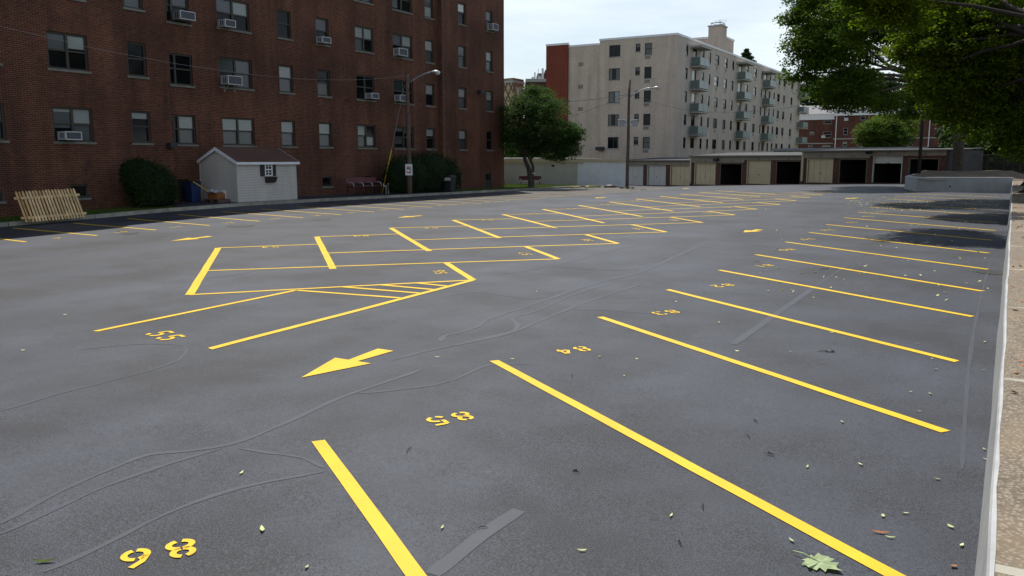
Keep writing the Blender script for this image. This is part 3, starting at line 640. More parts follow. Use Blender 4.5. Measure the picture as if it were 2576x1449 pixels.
# window air conditioners: each a thing that sits in its window
def ac(px, pz, X, label, w=.64, d=.43, dark_side=True):
    y0 = PX(px, (pz[0]+pz[1])/2, X).y; z0, z1 = PX(px, pz[1], X).z, PX(px, pz[0], X).z
    t = thing('air_conditioner', (X, y0+w/2, z0), label, 'air conditioner', 'window air conditioners on the red brick building')
    c = MB(); c.box(X-.10, X+d, y0, y0+w, z0, z1); b = c.build('casing', M['ac_grey'], t, bevel=.012)
    r = MB(); f = .035
    for a in ((y0+.004, y0+f, z0+.004, z1-.004), (y0+w-f, y0+w-.004, z0+.004, z1-.004), (y0+f, y0+w-f, z0+.004, z0+f), (y0+f, y0+w-f, z1-f, z1-.004)): r.box(X+d-.002, X+d+.022, *a)
    r.build('rim', M['ac_white'], t)
    r = MB(); r.box(X+d-.005, X+d+.006, y0+f, y0+w-f, z0+f, z1-f); r.build('grille', M['ac_grille'], t)
    r = MB()
    for k in range(2): r.box(X+.12+k*.13, X+.20+k*.13, y0-.004, y0+.01, z0+.06, z1-.06)
    r.build('side_louvre', M['ac_grille'], t)
    if 'strut' not in label: return t
    r = MB(); r.tube([(X+.02, y0+.12, z0-.32), (X+d*.8, y0+.12, z0-.01)], .012, 5); r.tube([(X+.02, y0+w-.12, z0-.32), (X+d*.8, y0+w-.12, z0-.01)], .012, 5)
    r.tube([(X+.01, y0+.12, z0-.34), (X+.01, y0+.12, z0-.01)], .012, 5); r.tube([(X+.01, y0+w-.12, z0-.34), (X+.01, y0+w-.12, z0-.01)], .012, 5); r.build('bracket', M['metal_light'], t)
    return t
ac(147, (330.5, 352), F_L, 'air conditioner in the wide first floor window above the cedar fence panels')
ac(436, (27, 49), F_C, 'air conditioner in the top row single window above the joint in the brick', .78)
ac(549, (49, 68), F_C, 'small air conditioner in the upper of the double windows above the shed', .62)
ac(557, (190, 213), F_C, 'large air conditioner on struts in the double window two rows above the shed', .82)
ac(795, (92.5, 108), F_C, 'small air conditioner in the narrow window right of the shed column')
ac(989, (121, 140), F_C, 'ribbed air conditioner in the double window higher above the lamp post', .80)
ac(920, (234, 248.5), F_C, 'air conditioner at the window left of the lamp post arm', .62)
ac(992, (238.5, 255), F_C, 'air conditioner partly hidden behind the lamp post top', .80)
ac(1226.5, (59, 76), F_R, 'air conditioner in the top window next to the building corner', .66)

# ================================================================== SHED
p0 = PX(600, 513, -28.9); p1 = PX(747, 507, -28.9); SX, SY0, SY1 = -28.9, p0.y, p1.y; SX2 = PY(507, 508, SY0).x
sz0 = min(p0.z, p1.z)-.03; sz1 = PX(600, 408, SX).z; rz = PY(543, 375, SY0).z; mxs = (SX+SX2)/2
SH = thing('garden_shed', (mxs, (SY0+SY1)/2, sz0), 'pale vinyl sided shed with brown shingle roof beside the red brick wall', 'shed')
mb = MB()
mb.face([(SX, SY0, sz0), (SX, SY1, sz0), (SX, SY1, sz1), (SX, SY0, sz1)]); mb.face([(SX2, SY1, sz0), (SX2, SY0, sz0), (SX2, SY0, sz1), (SX2, SY1, sz1)])
mb.face([(SX2, SY0, sz0), (SX, SY0, sz0), (SX, SY0, sz1), (mxs, SY0, rz-.05), (SX2, SY0, sz1)]); mb.face([(SX, SY1, sz0), (SX2, SY1, sz0), (SX2, SY1, sz1), (mxs, SY1, rz-.05), (SX, SY1, sz1)])
mb.face([(SX, SY0, sz0), (SX2, SY0, sz0), (SX2, SY1, sz0), (SX, SY1, sz0)])
wl = mb.build('wall', M['siding'], SH)
mb = MB(); sl = (rz-sz1)/(mxs-SX); ex = .14
for sgn, xe in ((1, SX+ex), (-1, SX2-ex)):
    ze = rz+sl*(xe-mxs)*sgn if False else rz-(rz-sz1)*abs(xe-mxs)/abs(SX-mxs)+.05
    mb.hexa([(xe, SY0-.1, ze), (mxs, SY0-.1, rz+.05), (mxs, SY1+.1, rz+.05), (xe, SY1+.1, ze), (xe, SY0-.1, ze+.035), (mxs, SY0-.1, rz+.085), (mxs, SY1+.1, rz+.085), (xe, SY1+.1, ze+.035)])
rf = mb.build('roof', M['shingle'], SH)
mb = MB()
ze = rz-(rz-sz1)*abs(SX+ex-mxs)/abs(SX-mxs)+.05
mb.box(SX+ex-.06, SX+ex+.015, SY0-.12, SY1+.12, ze-.09, ze+.02); mb.box(SX2-ex-.015, SX2-ex+.06, SY0-.12, SY1+.12, ze-.09, ze+.02)
for y in (SY0-.125, SY1+.105):
    for xe in (SX+ex, SX2-ex): mb.hexa([(xe, y, ze-.10), (mxs, y, rz-.07), (mxs, y+.02, rz-.07), (xe, y+.02, ze-.10), (xe, y, ze+.03), (mxs, y, rz+.08), (mxs, y+.02, rz+.08), (xe, y+.02, ze+.03)])
mb.build('eave_trim', M['white_trim'], rf)
t = .05
for x, y in ((SX, SY0), (SX, SY1), (SX2, SY0), (SX2, SY1)):
    mb = MB(); x0, x1 = (x-t, x+.02) if x == SX else (x-.02, x+t); y0, y1 = (y-.02, y+t) if y == SY0 else (y-t, y+.02)
    mb.box(x0, x1, y0, y1, sz0, sz1+.02); mb.build('corner_trim', M['door_white'], SH)
ya, yb = PX(664.5, 430, SX).y, PX(683, 430, SX).y; zt, zb = PX(673, 410.5, SX).z, PX(673, 442.5, SX).z; x = SX+.02
mb = MB(); f = .05
for a in ((ya, ya+f, zb, zt), (yb-f, yb, zb, zt), (ya+f, yb-f, zb, zb+f), (ya+f, yb-f, zt-f, zt), (ya+f, yb-f, (zb+zt)/2-.025, (zb+zt)/2+.025)): mb.box(x, x+.05, *a)
ym = (ya+yb)/2
mb.box(x, x+.035, ym-.012, ym+.012, zb+f, (zb+zt)/2-.025); mb.box(x, x+.035, ym-.012, ym+.012, (zb+zt)/2+.025, zt-f)
for fr in (.28, .76): mb.box(x, x+.03, ya+f, ym-.012, zb+(zt-zb)*fr-.012, zb+(zt-zb)*fr+.012); mb.box(x, x+.03, ym+.012, yb-f, zb+(zt-zb)*fr-.012, zb+(zt-zb)*fr+.012)
wd = mb.build('window', M['white_trim'], SH); mb = MB(); mb.box(x-.01, x+.012, ya+.02, yb-.02, zb+.02, zt-.02); mb.build('pane', M['glass'], wd)
for a, b in ((ya-.24, ya-.01), (yb+.01, yb+.23)):
    mb = MB(); mb.box(x-.01, x+.03, a, b, zb-.01, zt+.01); mb.build('shutter', M['shutter'], SH, bevel=.006)
mb = MB(); mb.hexa([(x, ya+.03, zb-.30), (x+.14, ya+.05, zb-.30), (x+.14, yb+.08, zb-.30), (x, yb+.10, zb-.30), (x, ya, zb-.04), (x+.2, ya, zb-.04), (x+.2, yb+.16, zb-.04), (x, yb+.16, zb-.04)]); mb.build('flower_box', M['shutter'], SH)
mb = MB()
for fx in (.12, .5, .88):
    xx = SX2+(SX-SX2)*fx; mb.box(xx-.06, xx+.06, SY0+.05, SY1-.05, sz0-.10, sz0-.003)
mb.build('skid', M['shutter'], SH)
mb = MB()
for fy in (.05, .35, .65, .93):
    yy = SY0+(SY1-SY0)*fy
    for fx in (.1, .5, .9): xx = SX2+(SX-SX2)*fx; mb.box(xx-.2, xx+.2, yy, yy+.2, yardz(xx, yy)-.05, sz0-.102)
mb.build('footing_block', M['concrete'], SH)

# junk beside the shed
def at(px, py, X): p = PX(px, py, X); return p
zg = yardz(-30.3, SY0-.6)
mb = MB(); x, y = -30.9, SY0-.75
t = thing('recycling_bin', (x, y, zg), 'blue plastic bin standing in the dark corner left of the shed', 'bin')
mb.hexa([(x-.2, y-.2, zg), (x+.2, y-.2, zg), (x+.2, y+.2, zg), (x-.2, y+.2, zg), (x-.27, y-.27, zg+.85), (x+.27, y-.27, zg+.85), (x+.27, y+.27, zg+.85), (x-.27, y+.27, zg+.85)]); mb.build('tub', M['blue'], t, bevel=.03)
mb = MB(); mb.box(x-.29, x+.29, y-.29, y+.29, zg+.855, zg+.9); mb.build('lid', M['bin'], t, bevel=.02)
mb = MB(); mb.tube([(x+.35, y-.25, zg+.9), (x+.75, y+.30, zg+.42)], .022, 6); tag(mb.build('broom_handle', M['yellow_guard']), 'yellow wooden handle leaning across the blue bin beside the shed', 'handle')
x, y = -29.75, SY0-.42; mb = MB(); mb.box(x-.32, x+.30, y-.24, y+.2, zg+.14, zg+.38); t = thing('cardboard_box', (x, y, zg), 'soggy orange cardboard box on a pallet beside the shed', 'box'); mb.build('carton', M['cardboard'], t, bevel=.02)
mb = MB(); mb.hexa([(x-.32, y-.24, zg+.385), (x+.30, y-.24, zg+.385), (x+.3, y-.27, zg+.42), (x-.3, y-.27, zg+.42), (x-.31, y-.23, zg+.395), (x+.29, y-.23, zg+.395), (x+.28, y-.36, zg+.43), (x-.31, y-.35, zg+.43)]); mb.build('flap', M['cardboard'], t)
mb = MB()
for k in range(5): mb.box(x-.55, x+.45, y-.30+k*.13, y-.21+k*.13, zg+.10, zg+.135)
for k in range(3): mb.box(x-.55+k*.45, x-.45+k*.45, y-.3, y+.31, zg-.01, zg+.10)
tag(mb.build('pallet', M['wood_pole']), 'weathered wooden pallet under the orange box beside the shed', 'pallet')
mb = MB(); rr = random.Random(3)
for i in range(9): mb.ball((x-.12+rr.uniform(-.16, .16), y+rr.uniform(-.1, .1), zg+.44+rr.uniform(-.02, .05)), (rr.uniform(.07, .13), rr.uniform(.07, .12), rr.uniform(.04, .08)), 8, 5)
tag(mb.build('plastic_bag', M['plastic_bag'], smooth=True), 'crumpled clear plastic bag lying on the orange box', 'bag')
mb = MB(); mb.box(-30.7, -29.6, SY0-.13, SY0-.03, zg+.42, zg+.5); mb.box(-30.7, -30.6, SY0-.13, SY0-.03, zg-.01, zg+.42); mb.box(-29.7, -29.6, SY0-.13, SY0-.03, zg-.01, zg+.42); tag(mb.build('spare_trim_rail', M['white_trim']), 'white rail propped against the foot of the shed gable', 'rail')

# ================================================================== CEDAR FENCE PANELS leaning on the brick wall
def fence_panel(bx, tx, y0, y1, h, n, label, matk, shear=0.0):
    zb0, zb1 = yardz(bx, y0), yardz(bx, y1)
    t = thing('fence_panel', (bx, (y0+y1)/2, (zb0+zb1)/2), label, 'fence panel', 'cedar fence panels leaning on the brick wall')
    P = lambda s, k, off=0.0: (bx+(tx-bx)*k+off, y0+(y1-y0)*s+shear*k, (zb0+(zb1-zb0)*s)+h*k)
    def board(mbx, s0, s1, k0, k1, o0, o1):
        mbx.hexa([P(s0, k0, o0), P(s0, k0, o1), P(s1, k0, o1), P(s1, k0, o0), P(s0, k1, o0), P(s0, k1, o1), P(s1, k1, o1), P(s1, k1, o0)])
    w = .56/n
    for kk in (.10, .74):
        mbx = MB(); board(mbx, -.03, 1.05, kk, kk+.075, -.045, -.002); mbx.build('rail', M[matk], t)
    for i in range(n):
        s = (i+.5)/n; mbx = MB(); j = random.uniform(-.004, .004); tt = 1.0+random.uniform(-.012, .012)
        a0, a1 = s-w/2+j, s+w/2+j
        mbx.hexa([P(a0, .0, .002), P(a0, .0, .022), P(a1, .0, .022), P(a1, .0, .002), P(a0, tt-.05, .002), P(a0, tt-.05, .022), P(a1, tt-.05, .022), P(a1, tt-.05, .002)])
        mbx.hexa([P(a0, tt-.05, .002), P(a0, tt-.05, .022), P(a1, tt-.05, .022), P(a1, tt-.05, .002), P(a0+w*.25, tt, .002), P(a0+w*.25, tt, .022), P(a1-w*.25, tt, .022), P(a1-w*.25, tt, .002)])
        mbx.build('picket', M[matk] if (i*7) % 5 else M['cedar_dark'], t)
q0, q1 = G(80, 556, .125), G(215, 549, .125); fx = (q0.x+q1.x)/2; ya, yb = PX(80, 555, fx).y, PX(215, 549, fx).y; h = PX(66, 481, fx-.5).z-yardz(fx, ya)
fence_panel(fx, fx-.50, ya, yb, h, 17, 'new cedar picket fence panel leaning in front against the brick wall', 'cedar')
fence_panel(fx-.13, fx-.63, ya-.16, yb-.16, h*1.0, 17, 'second cedar fence panel stacked behind the front one', 'cedar_dark')

# ================================================================== POLES, LAMPS, WIRES
def lamp_pole(base, top, r0, r1, label, arm_px, head_px, fw, arm_at):
    t = thing('lamp_pole', base, label, 'lamp post', 'wooden lamp poles at the edge of the car park')
    mb = MB(); k = 7; pts = [base.lerp(top, i/k)+Vector((random.uniform(-.012, .012), random.uniform(-.012, .012), 0)) for i in range(k+1)]; pts[0] = base-Vector((0, 0, .25))
    mb.tube(pts, [r0+(r1-r0)*i/k for i in range(k+1)], 10); mb.build('pole', M['wood_pole'], t, smooth=True)
    P = [PF(x, y, f) for (x, y), f in zip(arm_px, fw)]
    mb = MB(); mb.tube(P, .042, 8); arm = mb.build('arm', M['metal_light'], t, smooth=True)
    mb = MB(); mb.box(P[0].x-.07, P[0].x+.07, P[0].y-.07, P[0].y+.07, P[0].z-.18, P[0].z+.14); mb.build('bracket', M['metal_light'], arm)
    a, b = PF(*head_px[0], fw[-1]), PF(*head_px[1], fw[-1]-.1); d = (b-a); mb = MB(); n = 9
    prof = [.05, .075, .11, .15, .175, .18, .165, .12, .05, .01]
    mb.tube([a+d*(i/n) for i in range(n+1)], prof, 10)
    for i, v in enumerate(mb.v):                             # flatten the cobra head
        c = a+d*((Vector(v)-a).dot(d)/d.length_squared); mb.v[i] = (v[0], v[1], c.z+(v[2]-c.z)*(.62 if v[2] > c.z else .35))
    h = mb.build('lamp_head', M['metal_light'], t, smooth=True)
    c = a+d*.68; mb = MB(); mb.ball((c.x, c.y, c.z-.05), (.14, .14, .11), 10, 6); mb.build('lens', M['blind_white'], h, smooth=True)
    return t
B1 = PX(1031, 491, -28.72); B1 = Vector((B1.x, B1.y, yardz(B1.x, B1.y))); T1 = PX(1024, 185, B1.x)
fw1 = (B1.lerp(T1, .5)-CAM).dot(Vector((-math.sin(YAW)*math.cos(PITCH), math.cos(YAW)*math.cos(PITCH), -math.sin(PITCH))))
P1 = lamp_pole(B1, T1, .135, .10, 'weathered wooden lamp pole in front of the hedge, with a white notice on it', [(1025, 212), (1040, 201), (1055, 192), (1070, 185), (1084, 181)], [(1083, 181), (1109, 182)], [fw1-.1, fw1-.3, fw1-.5, fw1-.7, fw1-.9], 0)
fw2 = 60.0; B2 = PF(1577.5, 472.5, fw2); T2 = PF(1584.5, 203, fw2+.0); T2 = Vector((B2.x+(T2.x-B2.x)*.4, B2.y+(T2.y-B2.y)*.4, T2.z))
P2 = lamp_pole(B2, T2, .125, .085, 'tall wooden lamp pole standing before the white wall, carrying two grey boxes', [(1585, 243), (1600, 233.5), (1615, 226), (1628, 222), (1642, 221)], [(1641, 221.5), (1660.5, 220)], [fw2-.1, fw2-.3, fw2-.5, fw2-.7, fw2-.9], 0)
mb = MB(); rr = random.Random(9)
for i in range(16): mb.ball((B2.x+rr.uniform(-.4, .6), B2.y+rr.uniform(-.5, .1), B2.z+.02), (rr.uniform(.05, .16), rr.uniform(.05, .14), rr.uniform(.03, .08)), 7, 4)
tag(mb.build('rubble', M['soil'], smooth=True), 'small heap of dark rubble around the foot of the tall lamp pole', 'rubble', None, 'stuff')
# twin flood boxes seen from behind
fb = fw2-.12
def px_box(mb, x0, x1, y0, y1, fw, th):
    a, b, c, d = PF(x0, y1, fw), PF(x1, y1, fw), PF(x1, y0, fw), PF(x0, y0, fw); f = Vector((-math.sin(YAW), math.cos(YAW), 0))*th
    mb.hexa([a, b, b+f, a+f, d, c, c+f, d+f])
for x0, x1, lb in ((1556, 1574.5, 'grey floodlight box on the left of the tall lamp pole'), (1586, 1604.5, 'grey floodlight box on the right of the tall lamp pole')):
    c = PF((x0+x1)/2, 309, fb); t = thing('floodlight_box', c, lb, 'floodlight', 'twin floodlight boxes on the tall lamp pole')
    mb = MB(); px_box(mb, x0, x1, 302, 317.5, fb, .22); mb.build('housing', M['ac_grey'], t, bevel=.02)
    mb = MB(); px_box(mb, x0-.3, x1+.6, 299.5, 301.8, fb-.03, .26); mb.build('cap', M['white_trim'], t)
    mb = MB(); s0, s1 = (x1-4, x1+4.5) if x0 < 1570 else (x0-4.5, x0+4)
    px_box(mb, s0, s1, 299.3, 303.5, fb-.06, .03); px_box(mb, s0, s1, 312.8, 315.8, fb-.06, .03); mb.build('clamp', M['white_trim'], t)
# third, darker pole by the far trees
B3 = PF(2311, 440, 58.0); T3 = PF(2318, 215, 58.0); mb = MB(); mb.tube([B3-Vector((0, 0, .4)), B3.lerp(Vector((B3.x, B3.y, T3.z)), .5), Vector((B3.x, B3.y, T3.z+1))], [.12, .11, .09], 9)
tag(mb.build('utility_pole', M['bark_dark'], smooth=True), 'dark wooden utility pole in front of the garages under the maple', 'utility pole')
# notice on the first pole
c = PF(1028.6, 427, fw1-.35); r = Vector((math.cos(YAW), math.sin(YAW), 0)); f = Vector((-math.sin(YAW), math.cos(YAW), 0))
t = thing('notice_sign', c, 'white camera surveillance notice with a red panel fixed to the wooden pole', 'sign')
sw_, sh_ = .30, .46
def plate(mb, x0, x1, z0, z1, d0, d1):
    P = lambda x, z, d: c+r*x-f*d+Vector((0, 0, z)); mb.hexa([P(x0, z0, d0), P(x1, z0, d0), P(x1, z0, d1), P(x0, z0, d1), P(x0, z1, d0), P(x1, z1, d0), P(x1, z1, d1), P(x0, z1, d1)])
mb = MB(); plate(mb, -.19, .19, -.30, .30, 0, .012); mb.build('plate', M['sign_white'], t)
mb = MB(); plate(mb, -.12, .12, .12, .18, .013, .017); plate(mb, -.12, .12, -.18, -.11, .013, .017); plate(mb, -.12, -.10, -.11, .12, .013, .017); plate(mb, .10, .12, -.11, .12, .013, .017); mb.build('red_panel', M['sign_red'], t)
mb = MB(); plate(mb, -.10, .06, .04, .10, .014, .018); plate(mb, .02, .09, -.005, .04, .014, .018); plate(mb, .07, .11, -.05, 0, .014, .018); plate(mb, -.12, -.09, .05, .085, .014, .018); mb.build('camera_symbol', M['ink'], t)
# yellow guy guard and its wire
A = Vector((F_C+.9, PX(961, 470, F_C+.9).y, yardz(F_C+.9, PX(961, 470, F_C+.9).y)+.02)); Bq = PX(985, 377, -30.0)
mb = MB(); mb.tube([A, A.lerp(Bq, .5), Bq], .032, 7); t = tag(mb.build('guy_wire_guard', M['yellow_guard'], smooth=True), 'long yellow plastic guard leaning on the guy wire of the pole by the hedge', 'guy guard')
TT = PF(1018, 212, fw1); d = TT-Bq; mb = MB(); mb.tube([Bq, TT], .014, 5); mb.build('guy_wire', M['wire_light'], t)
def cable(name, pts, label, r=.013, mat='wire'):
    S = []
    for i in range(len(pts)-1):
        p0, p1, p2, p3 = pts[max(i-1, 0)], pts[i], pts[i+1], pts[min(i+2, len(pts)-1)]
        for j in range(6):
            q = j/6; S.append(.5*((2*p1)+(p2-p0)*q+(2*p0-5*p1+4*p2-p3)*q*q+(3*p1-p0-3*p2+p3)*q**3))
    S.append(pts[-1]); mb = MB(); mb.tube(S, r, 5); return tag(mb.build(name, M[mat]), label, 'cable')
W1 = [(1023,190),(919,200),(794,200),(726,196),(632,187),(486,167),(370,147),(212,116),(60,80)]
cable('overhead_cable', [PX(x, y, -29.75) for x, y in W1]+[Vector((-29.75, 2, PX(60, 80, -29.75).z+1.5))], 'thin pale cable strung along the brick facade from the first lamp pole', .006, 'wire_light')
mid = [(1029,191),(1119,215),(1215,236),(1330,251),(1427,255),(1510,248),(1583,237)]
cable('overhead_cable', [PF(x, y, fw1+(fw2-fw1)*i/6) for i, (x, y) in enumerate(mid)], 'dark cable sagging between the two wooden lamp poles', .014)
cable('overhead_cable', [PF(x, y, f) for x, y, f in ((1583,238,60),(1520,263,62),(1436,295,64.5),(1350,335,67),(1262,372,70))], 'dark cable running down from the tall pole behind the small tree', .014)
W3 = [(1586,237,60),(1612,245,60),(1663,262.5,60),(1738,278.5,60),(1813,282.5,59.5),(1932,277.5,59),(2032,260,58.5),(2152,226,58),(2312,190,58)]
cable('overhead_cable', [PF(x, y, f) for x, y, f in W3], 'long thin cable sagging from the tall pole across to the trees', .011, 'wire_light')

# ================================================================== BENCHES
def bench(O, u, n, L, label, metal='bench_metal', seats=2):
    """O: ground at one rear corner; u along the bench, n towards the sitter's front"""
    z = O.z; t = thing('park_bench', O, label, 'bench', 'red slatted benches')
    w = n; mb = MB(); bx = lambda mb, *a: mb.obox((O.x, O.y), u, w, *a)
    mb = MB()
    for k in range(3): bx(mb, 0, L, .10+k*.14, .225+k*.14, z+.42, z+.46)
    mb.build('seat', M['bench_red'], t, bevel=.008)
    mb = MB()
    P = lambda a, b, zz: (O.x+u[0]*a+w[0]*b, O.y+u[1]*a+w[1]*b, zz)
    mb.hexa([P(0, .05, z+.60), P(L, .05, z+.60), P(L, .09, z+.60), P(0, .09, z+.60), P(0, -.06, z+.92), P(L, -.06, z+.92), P(L, -.02, z+.92), P(0, -.02, z+.92)])
    mb.build('backrest', M['bench_red'], t, bevel=.008)
    for k in range(seats+1):
        a = .12+(L-.24)*k/seats
        mb = MB(); mb.tube([P(a, .06, z+.66), P(a, .30, z+.665), P(a, .42, z+.64), P(a, .50, z+.56), P(a, .51, z+.44)], .022, 7); mb.build('armrest', M[metal], t, smooth=True)
        mb = MB(); mb.tube([P(a, .44, z+.42), P(a, .50, z-.02)], .02, 6); mb.tube([P(a, -.03, z+.86), P(a, .08, z+.42), P(a, -.02, z-.02)], .02, 6); mb.tube([P(a, .44, z+.41), P(a, .08, z+.41)], .018, 6); mb.build('leg', M['black_metal'], t, smooth=True)
    return t
y0, y1 = PX(870, 470, -30.0).y, PX(948, 470, -30.0).y; xb = F_C+1.15
bench(Vector((xb, PX(868, 470, xb).y, yardz(xb, 33.5))), (0, 1), (1, 0), PX(945, 470, xb).y-PX(868, 470, xb).y, 'long red bench with pale metal armrests against the brick wall', seats=3)

# white standpipes and wheeled bin
for x, y, yb, lb in ((971.5, 468, 482, 'short white standpipe with a tap beside the red bench'), (977, 463, 488, 'taller white standpipe near the hedge')):
    p = PX(x, 485, F_C+1.2); zz = yardz(p.x, p.y); zt = PX(x, y, F_C+1.2).z; mb = MB(); mb.tube([(p.x, p.y, zz-.05), (p.x, p.y, zt), (p.x+.1, p.y-.12, zt+.02)], .035, 7)
    if x < 975: mb.tube([(p.x, p.y, zt-.05), (p.x, p.y-.18, zt-.02), (p.x, p.y-.2, zt+.12)], .025, 6)
    tag(mb.build('standpipe', M['white_pvc'], smooth=True), lb, 'pipe', 'white pipes by the hedge')
p = PX(1132, 488, -28.85); zz = yardz(p.x, p.y); t = thing('wheelie_bin', (p.x, p.y, zz), 'dark wheeled bin with white lettered label at the right end of the hedge', 'bin')
h = .98; w = .27
mb = MB(); mb.hexa([(p.x-w*.8, p.y-w*.8, zz+.03), (p.x+w*.8, p.y-w*.8, zz+.03), (p.x+w*.8, p.y+w*.8, zz+.03), (p.x-w*.8, p.y+w*.8, zz+.03), (p.x-w, p.y-w, zz+h-.08), (p.x+w, p.y-w, zz+h-.08), (p.x+w, p.y+w, zz+h-.08), (p.x-w, p.y+w, zz+h-.08)]); mb.build('tub', M['bin'], t, bevel=.03)
mb = MB(); mb.hexa([(p.x-w-.02, p.y-w-.03, zz+h-.075), (p.x+w+.02, p.y-w-.03, zz+h-.075), (p.x+w+.02, p.y+w+.02, zz+h-.075), (p.x-w-.02, p.y+w+.02, zz+h-.075), (p.x-w*.8, p.y-w*.8, zz+h), (p.x+w*.8, p.y-w*.8, zz+h), (p.x+w*.8, p.y+w*.8, zz+h), (p.x-w*.8, p.y+w*.8, zz+h)]); mb.build('lid', M['bin'], t, bevel=.02)
for sy in (-.2, .2): mb = MB(); mb.tube([(p.x-w-.02, p.y+sy-.03, zz+.1), (p.x-w-.02, p.y+sy+.03, zz+.1)], .1, 10); mb.build('wheel', M['ink'], t)
zl = zz+h-.22
mb = MB(); mb.box(p.x-.22, p.x+.22, p.y-w-.012, p.y-w+.05, zl-.08, zl+.08); lab = mb.build('label_plate', M['sign_white'], t)
mb = MB()
for k in (-.16, -.10, .03, .08, .14): mb.box(p.x+k-.016, p.x+k+.016, p.y-w-.016, p.y-w-.01, zl-.05, zl+.05)
mb.box(p.x-.16, p.x-.10, p.y-w-.016, p.y-w-.01, zl-.012, zl+.012); mb.build('lettering', M['ink'], lab)

# ================================================================== FOLIAGE
def leaf_mesh(name, P, N_, S, mat, parent=None, asp=.62, rng=RNG):
    """P centres, N_ normals, S sizes -> one mesh of small pointed leaves"""
    n = len(P); N_ = N_/np.linalg.norm(N_, axis=1, keepdims=True)
    a = rng.normal(size=(n, 3)); T = a-N_*(a*N_).sum(1, keepdims=True); T /= np.linalg.norm(T, axis=1, keepdims=True); B = np.cross(N_, T)
    S = S[:, None]; fold = N_*S*rng.uniform(-.25, .1, (n, 1))
    V = np.stack([P-T*S*.5, P+B*S*.5*asp+fold-T*S*.08, P+T*S*.5, P-B*S*.5*asp+fold-T*S*.08], 1).reshape(-1, 3)
    o3 = np.array(ORG[parent.name]) if parent is not None else np.zeros(3)
    me = bpy.data.meshes.new(name); me.vertices.add(4*n); me.vertices.foreach_set('co', (V-o3).ravel())
    q = np.arange(n)*4; F = np.stack([q, q+1, q+2, q, q+2, q+3], 1).reshape(-1, 3)
    me.loops.add(6*n); me.loops.foreach_set('vertex_index', F.ravel().astype(np.int32)); me.polygons.add(2*n)
    me.polygons.foreach_set('loop_start', (np.arange(2*n)*3).astype(np.int32)); me.polygons.foreach_set('loop_total', np.full(2*n, 3, dtype=np.int32))
    me.update(calc_edges=True); me.validate(); me.materials.append(mat)
    o = bpy.data.objects.new(name, me); COL.objects.link(o)
    if parent is not None: o.parent = parent; ORG[o.name] = ORG[parent.name]
    return o
def clumps_to_leaves(C, CR, per, size, flat=.45, out=None, rng=RNG, hang=.5):
    """every clump: a loose flattened spray of leaves"""
    n = len(C); k = np.repeat(np.arange(n), per); d = rng.normal(size=(len(k), 3)); d *= (rng.uniform(.25, 1, (len(k), 1))**.6)/np.maximum(np.linalg.norm(d, axis=1, keepdims=True), 1e-6)
    d[:, 2] *= flat; P = C[k]+d*CR[k][:, None]
    r2 = np.hypot(d[:, 0], d[:, 1]); P[:, 2] -= r2**2*hang*CR[k]*.5
    N_ = rng.normal(size=(len(k), 3))*.55; N_[:, 2] += .9; N_[:, :2] += d[:, :2]*.5
    return P, N_, size*rng.uniform(.6, 1.25, len(k))
def crown_clumps(ell, n, rmin, rmax, rng=RNG, shell=.55):
    """clump centres spread through a set of ellipsoids (cx,cy,cz,rx,ry,rz,weight)"""
    w = np.array([e[6] for e in ell], float); w /= w.sum(); ch = rng.choice(len(ell), n, p=w); E = np.array([e[:6] for e in ell])[ch]
    d = rng.normal(size=(n, 3)); d /= np.linalg.norm(d, axis=1, keepdims=True); r = rng.uniform(shell**3, 1, n)**(1/3)
    return E[:, :3]+d*r[:, None]*E[:, 3:6], rng.uniform(rmin, rmax, n)
def limb(mb, a, b, r0, r1, sag=.12, k=5, rng=random):
    a, b = Vector(a), Vector(b); L = (b-a).length; P = []; off = Vector((rng.uniform(-1, 1), rng.uniform(-1, 1), rng.uniform(-.3, .8)))*L*sag
    for i in range(k+1): t = i/k; P.append(a.lerp(b, t)+off*math.sin(math.pi*t)+Vector((rng.uniform(-1, 1), rng.uniform(-1, 1), rng.uniform(-1, 1)))*L*.015)
    mb.tube(P, [r0+(r1-r0)*i/k for i in range(k+1)], 7, cap=False); return P
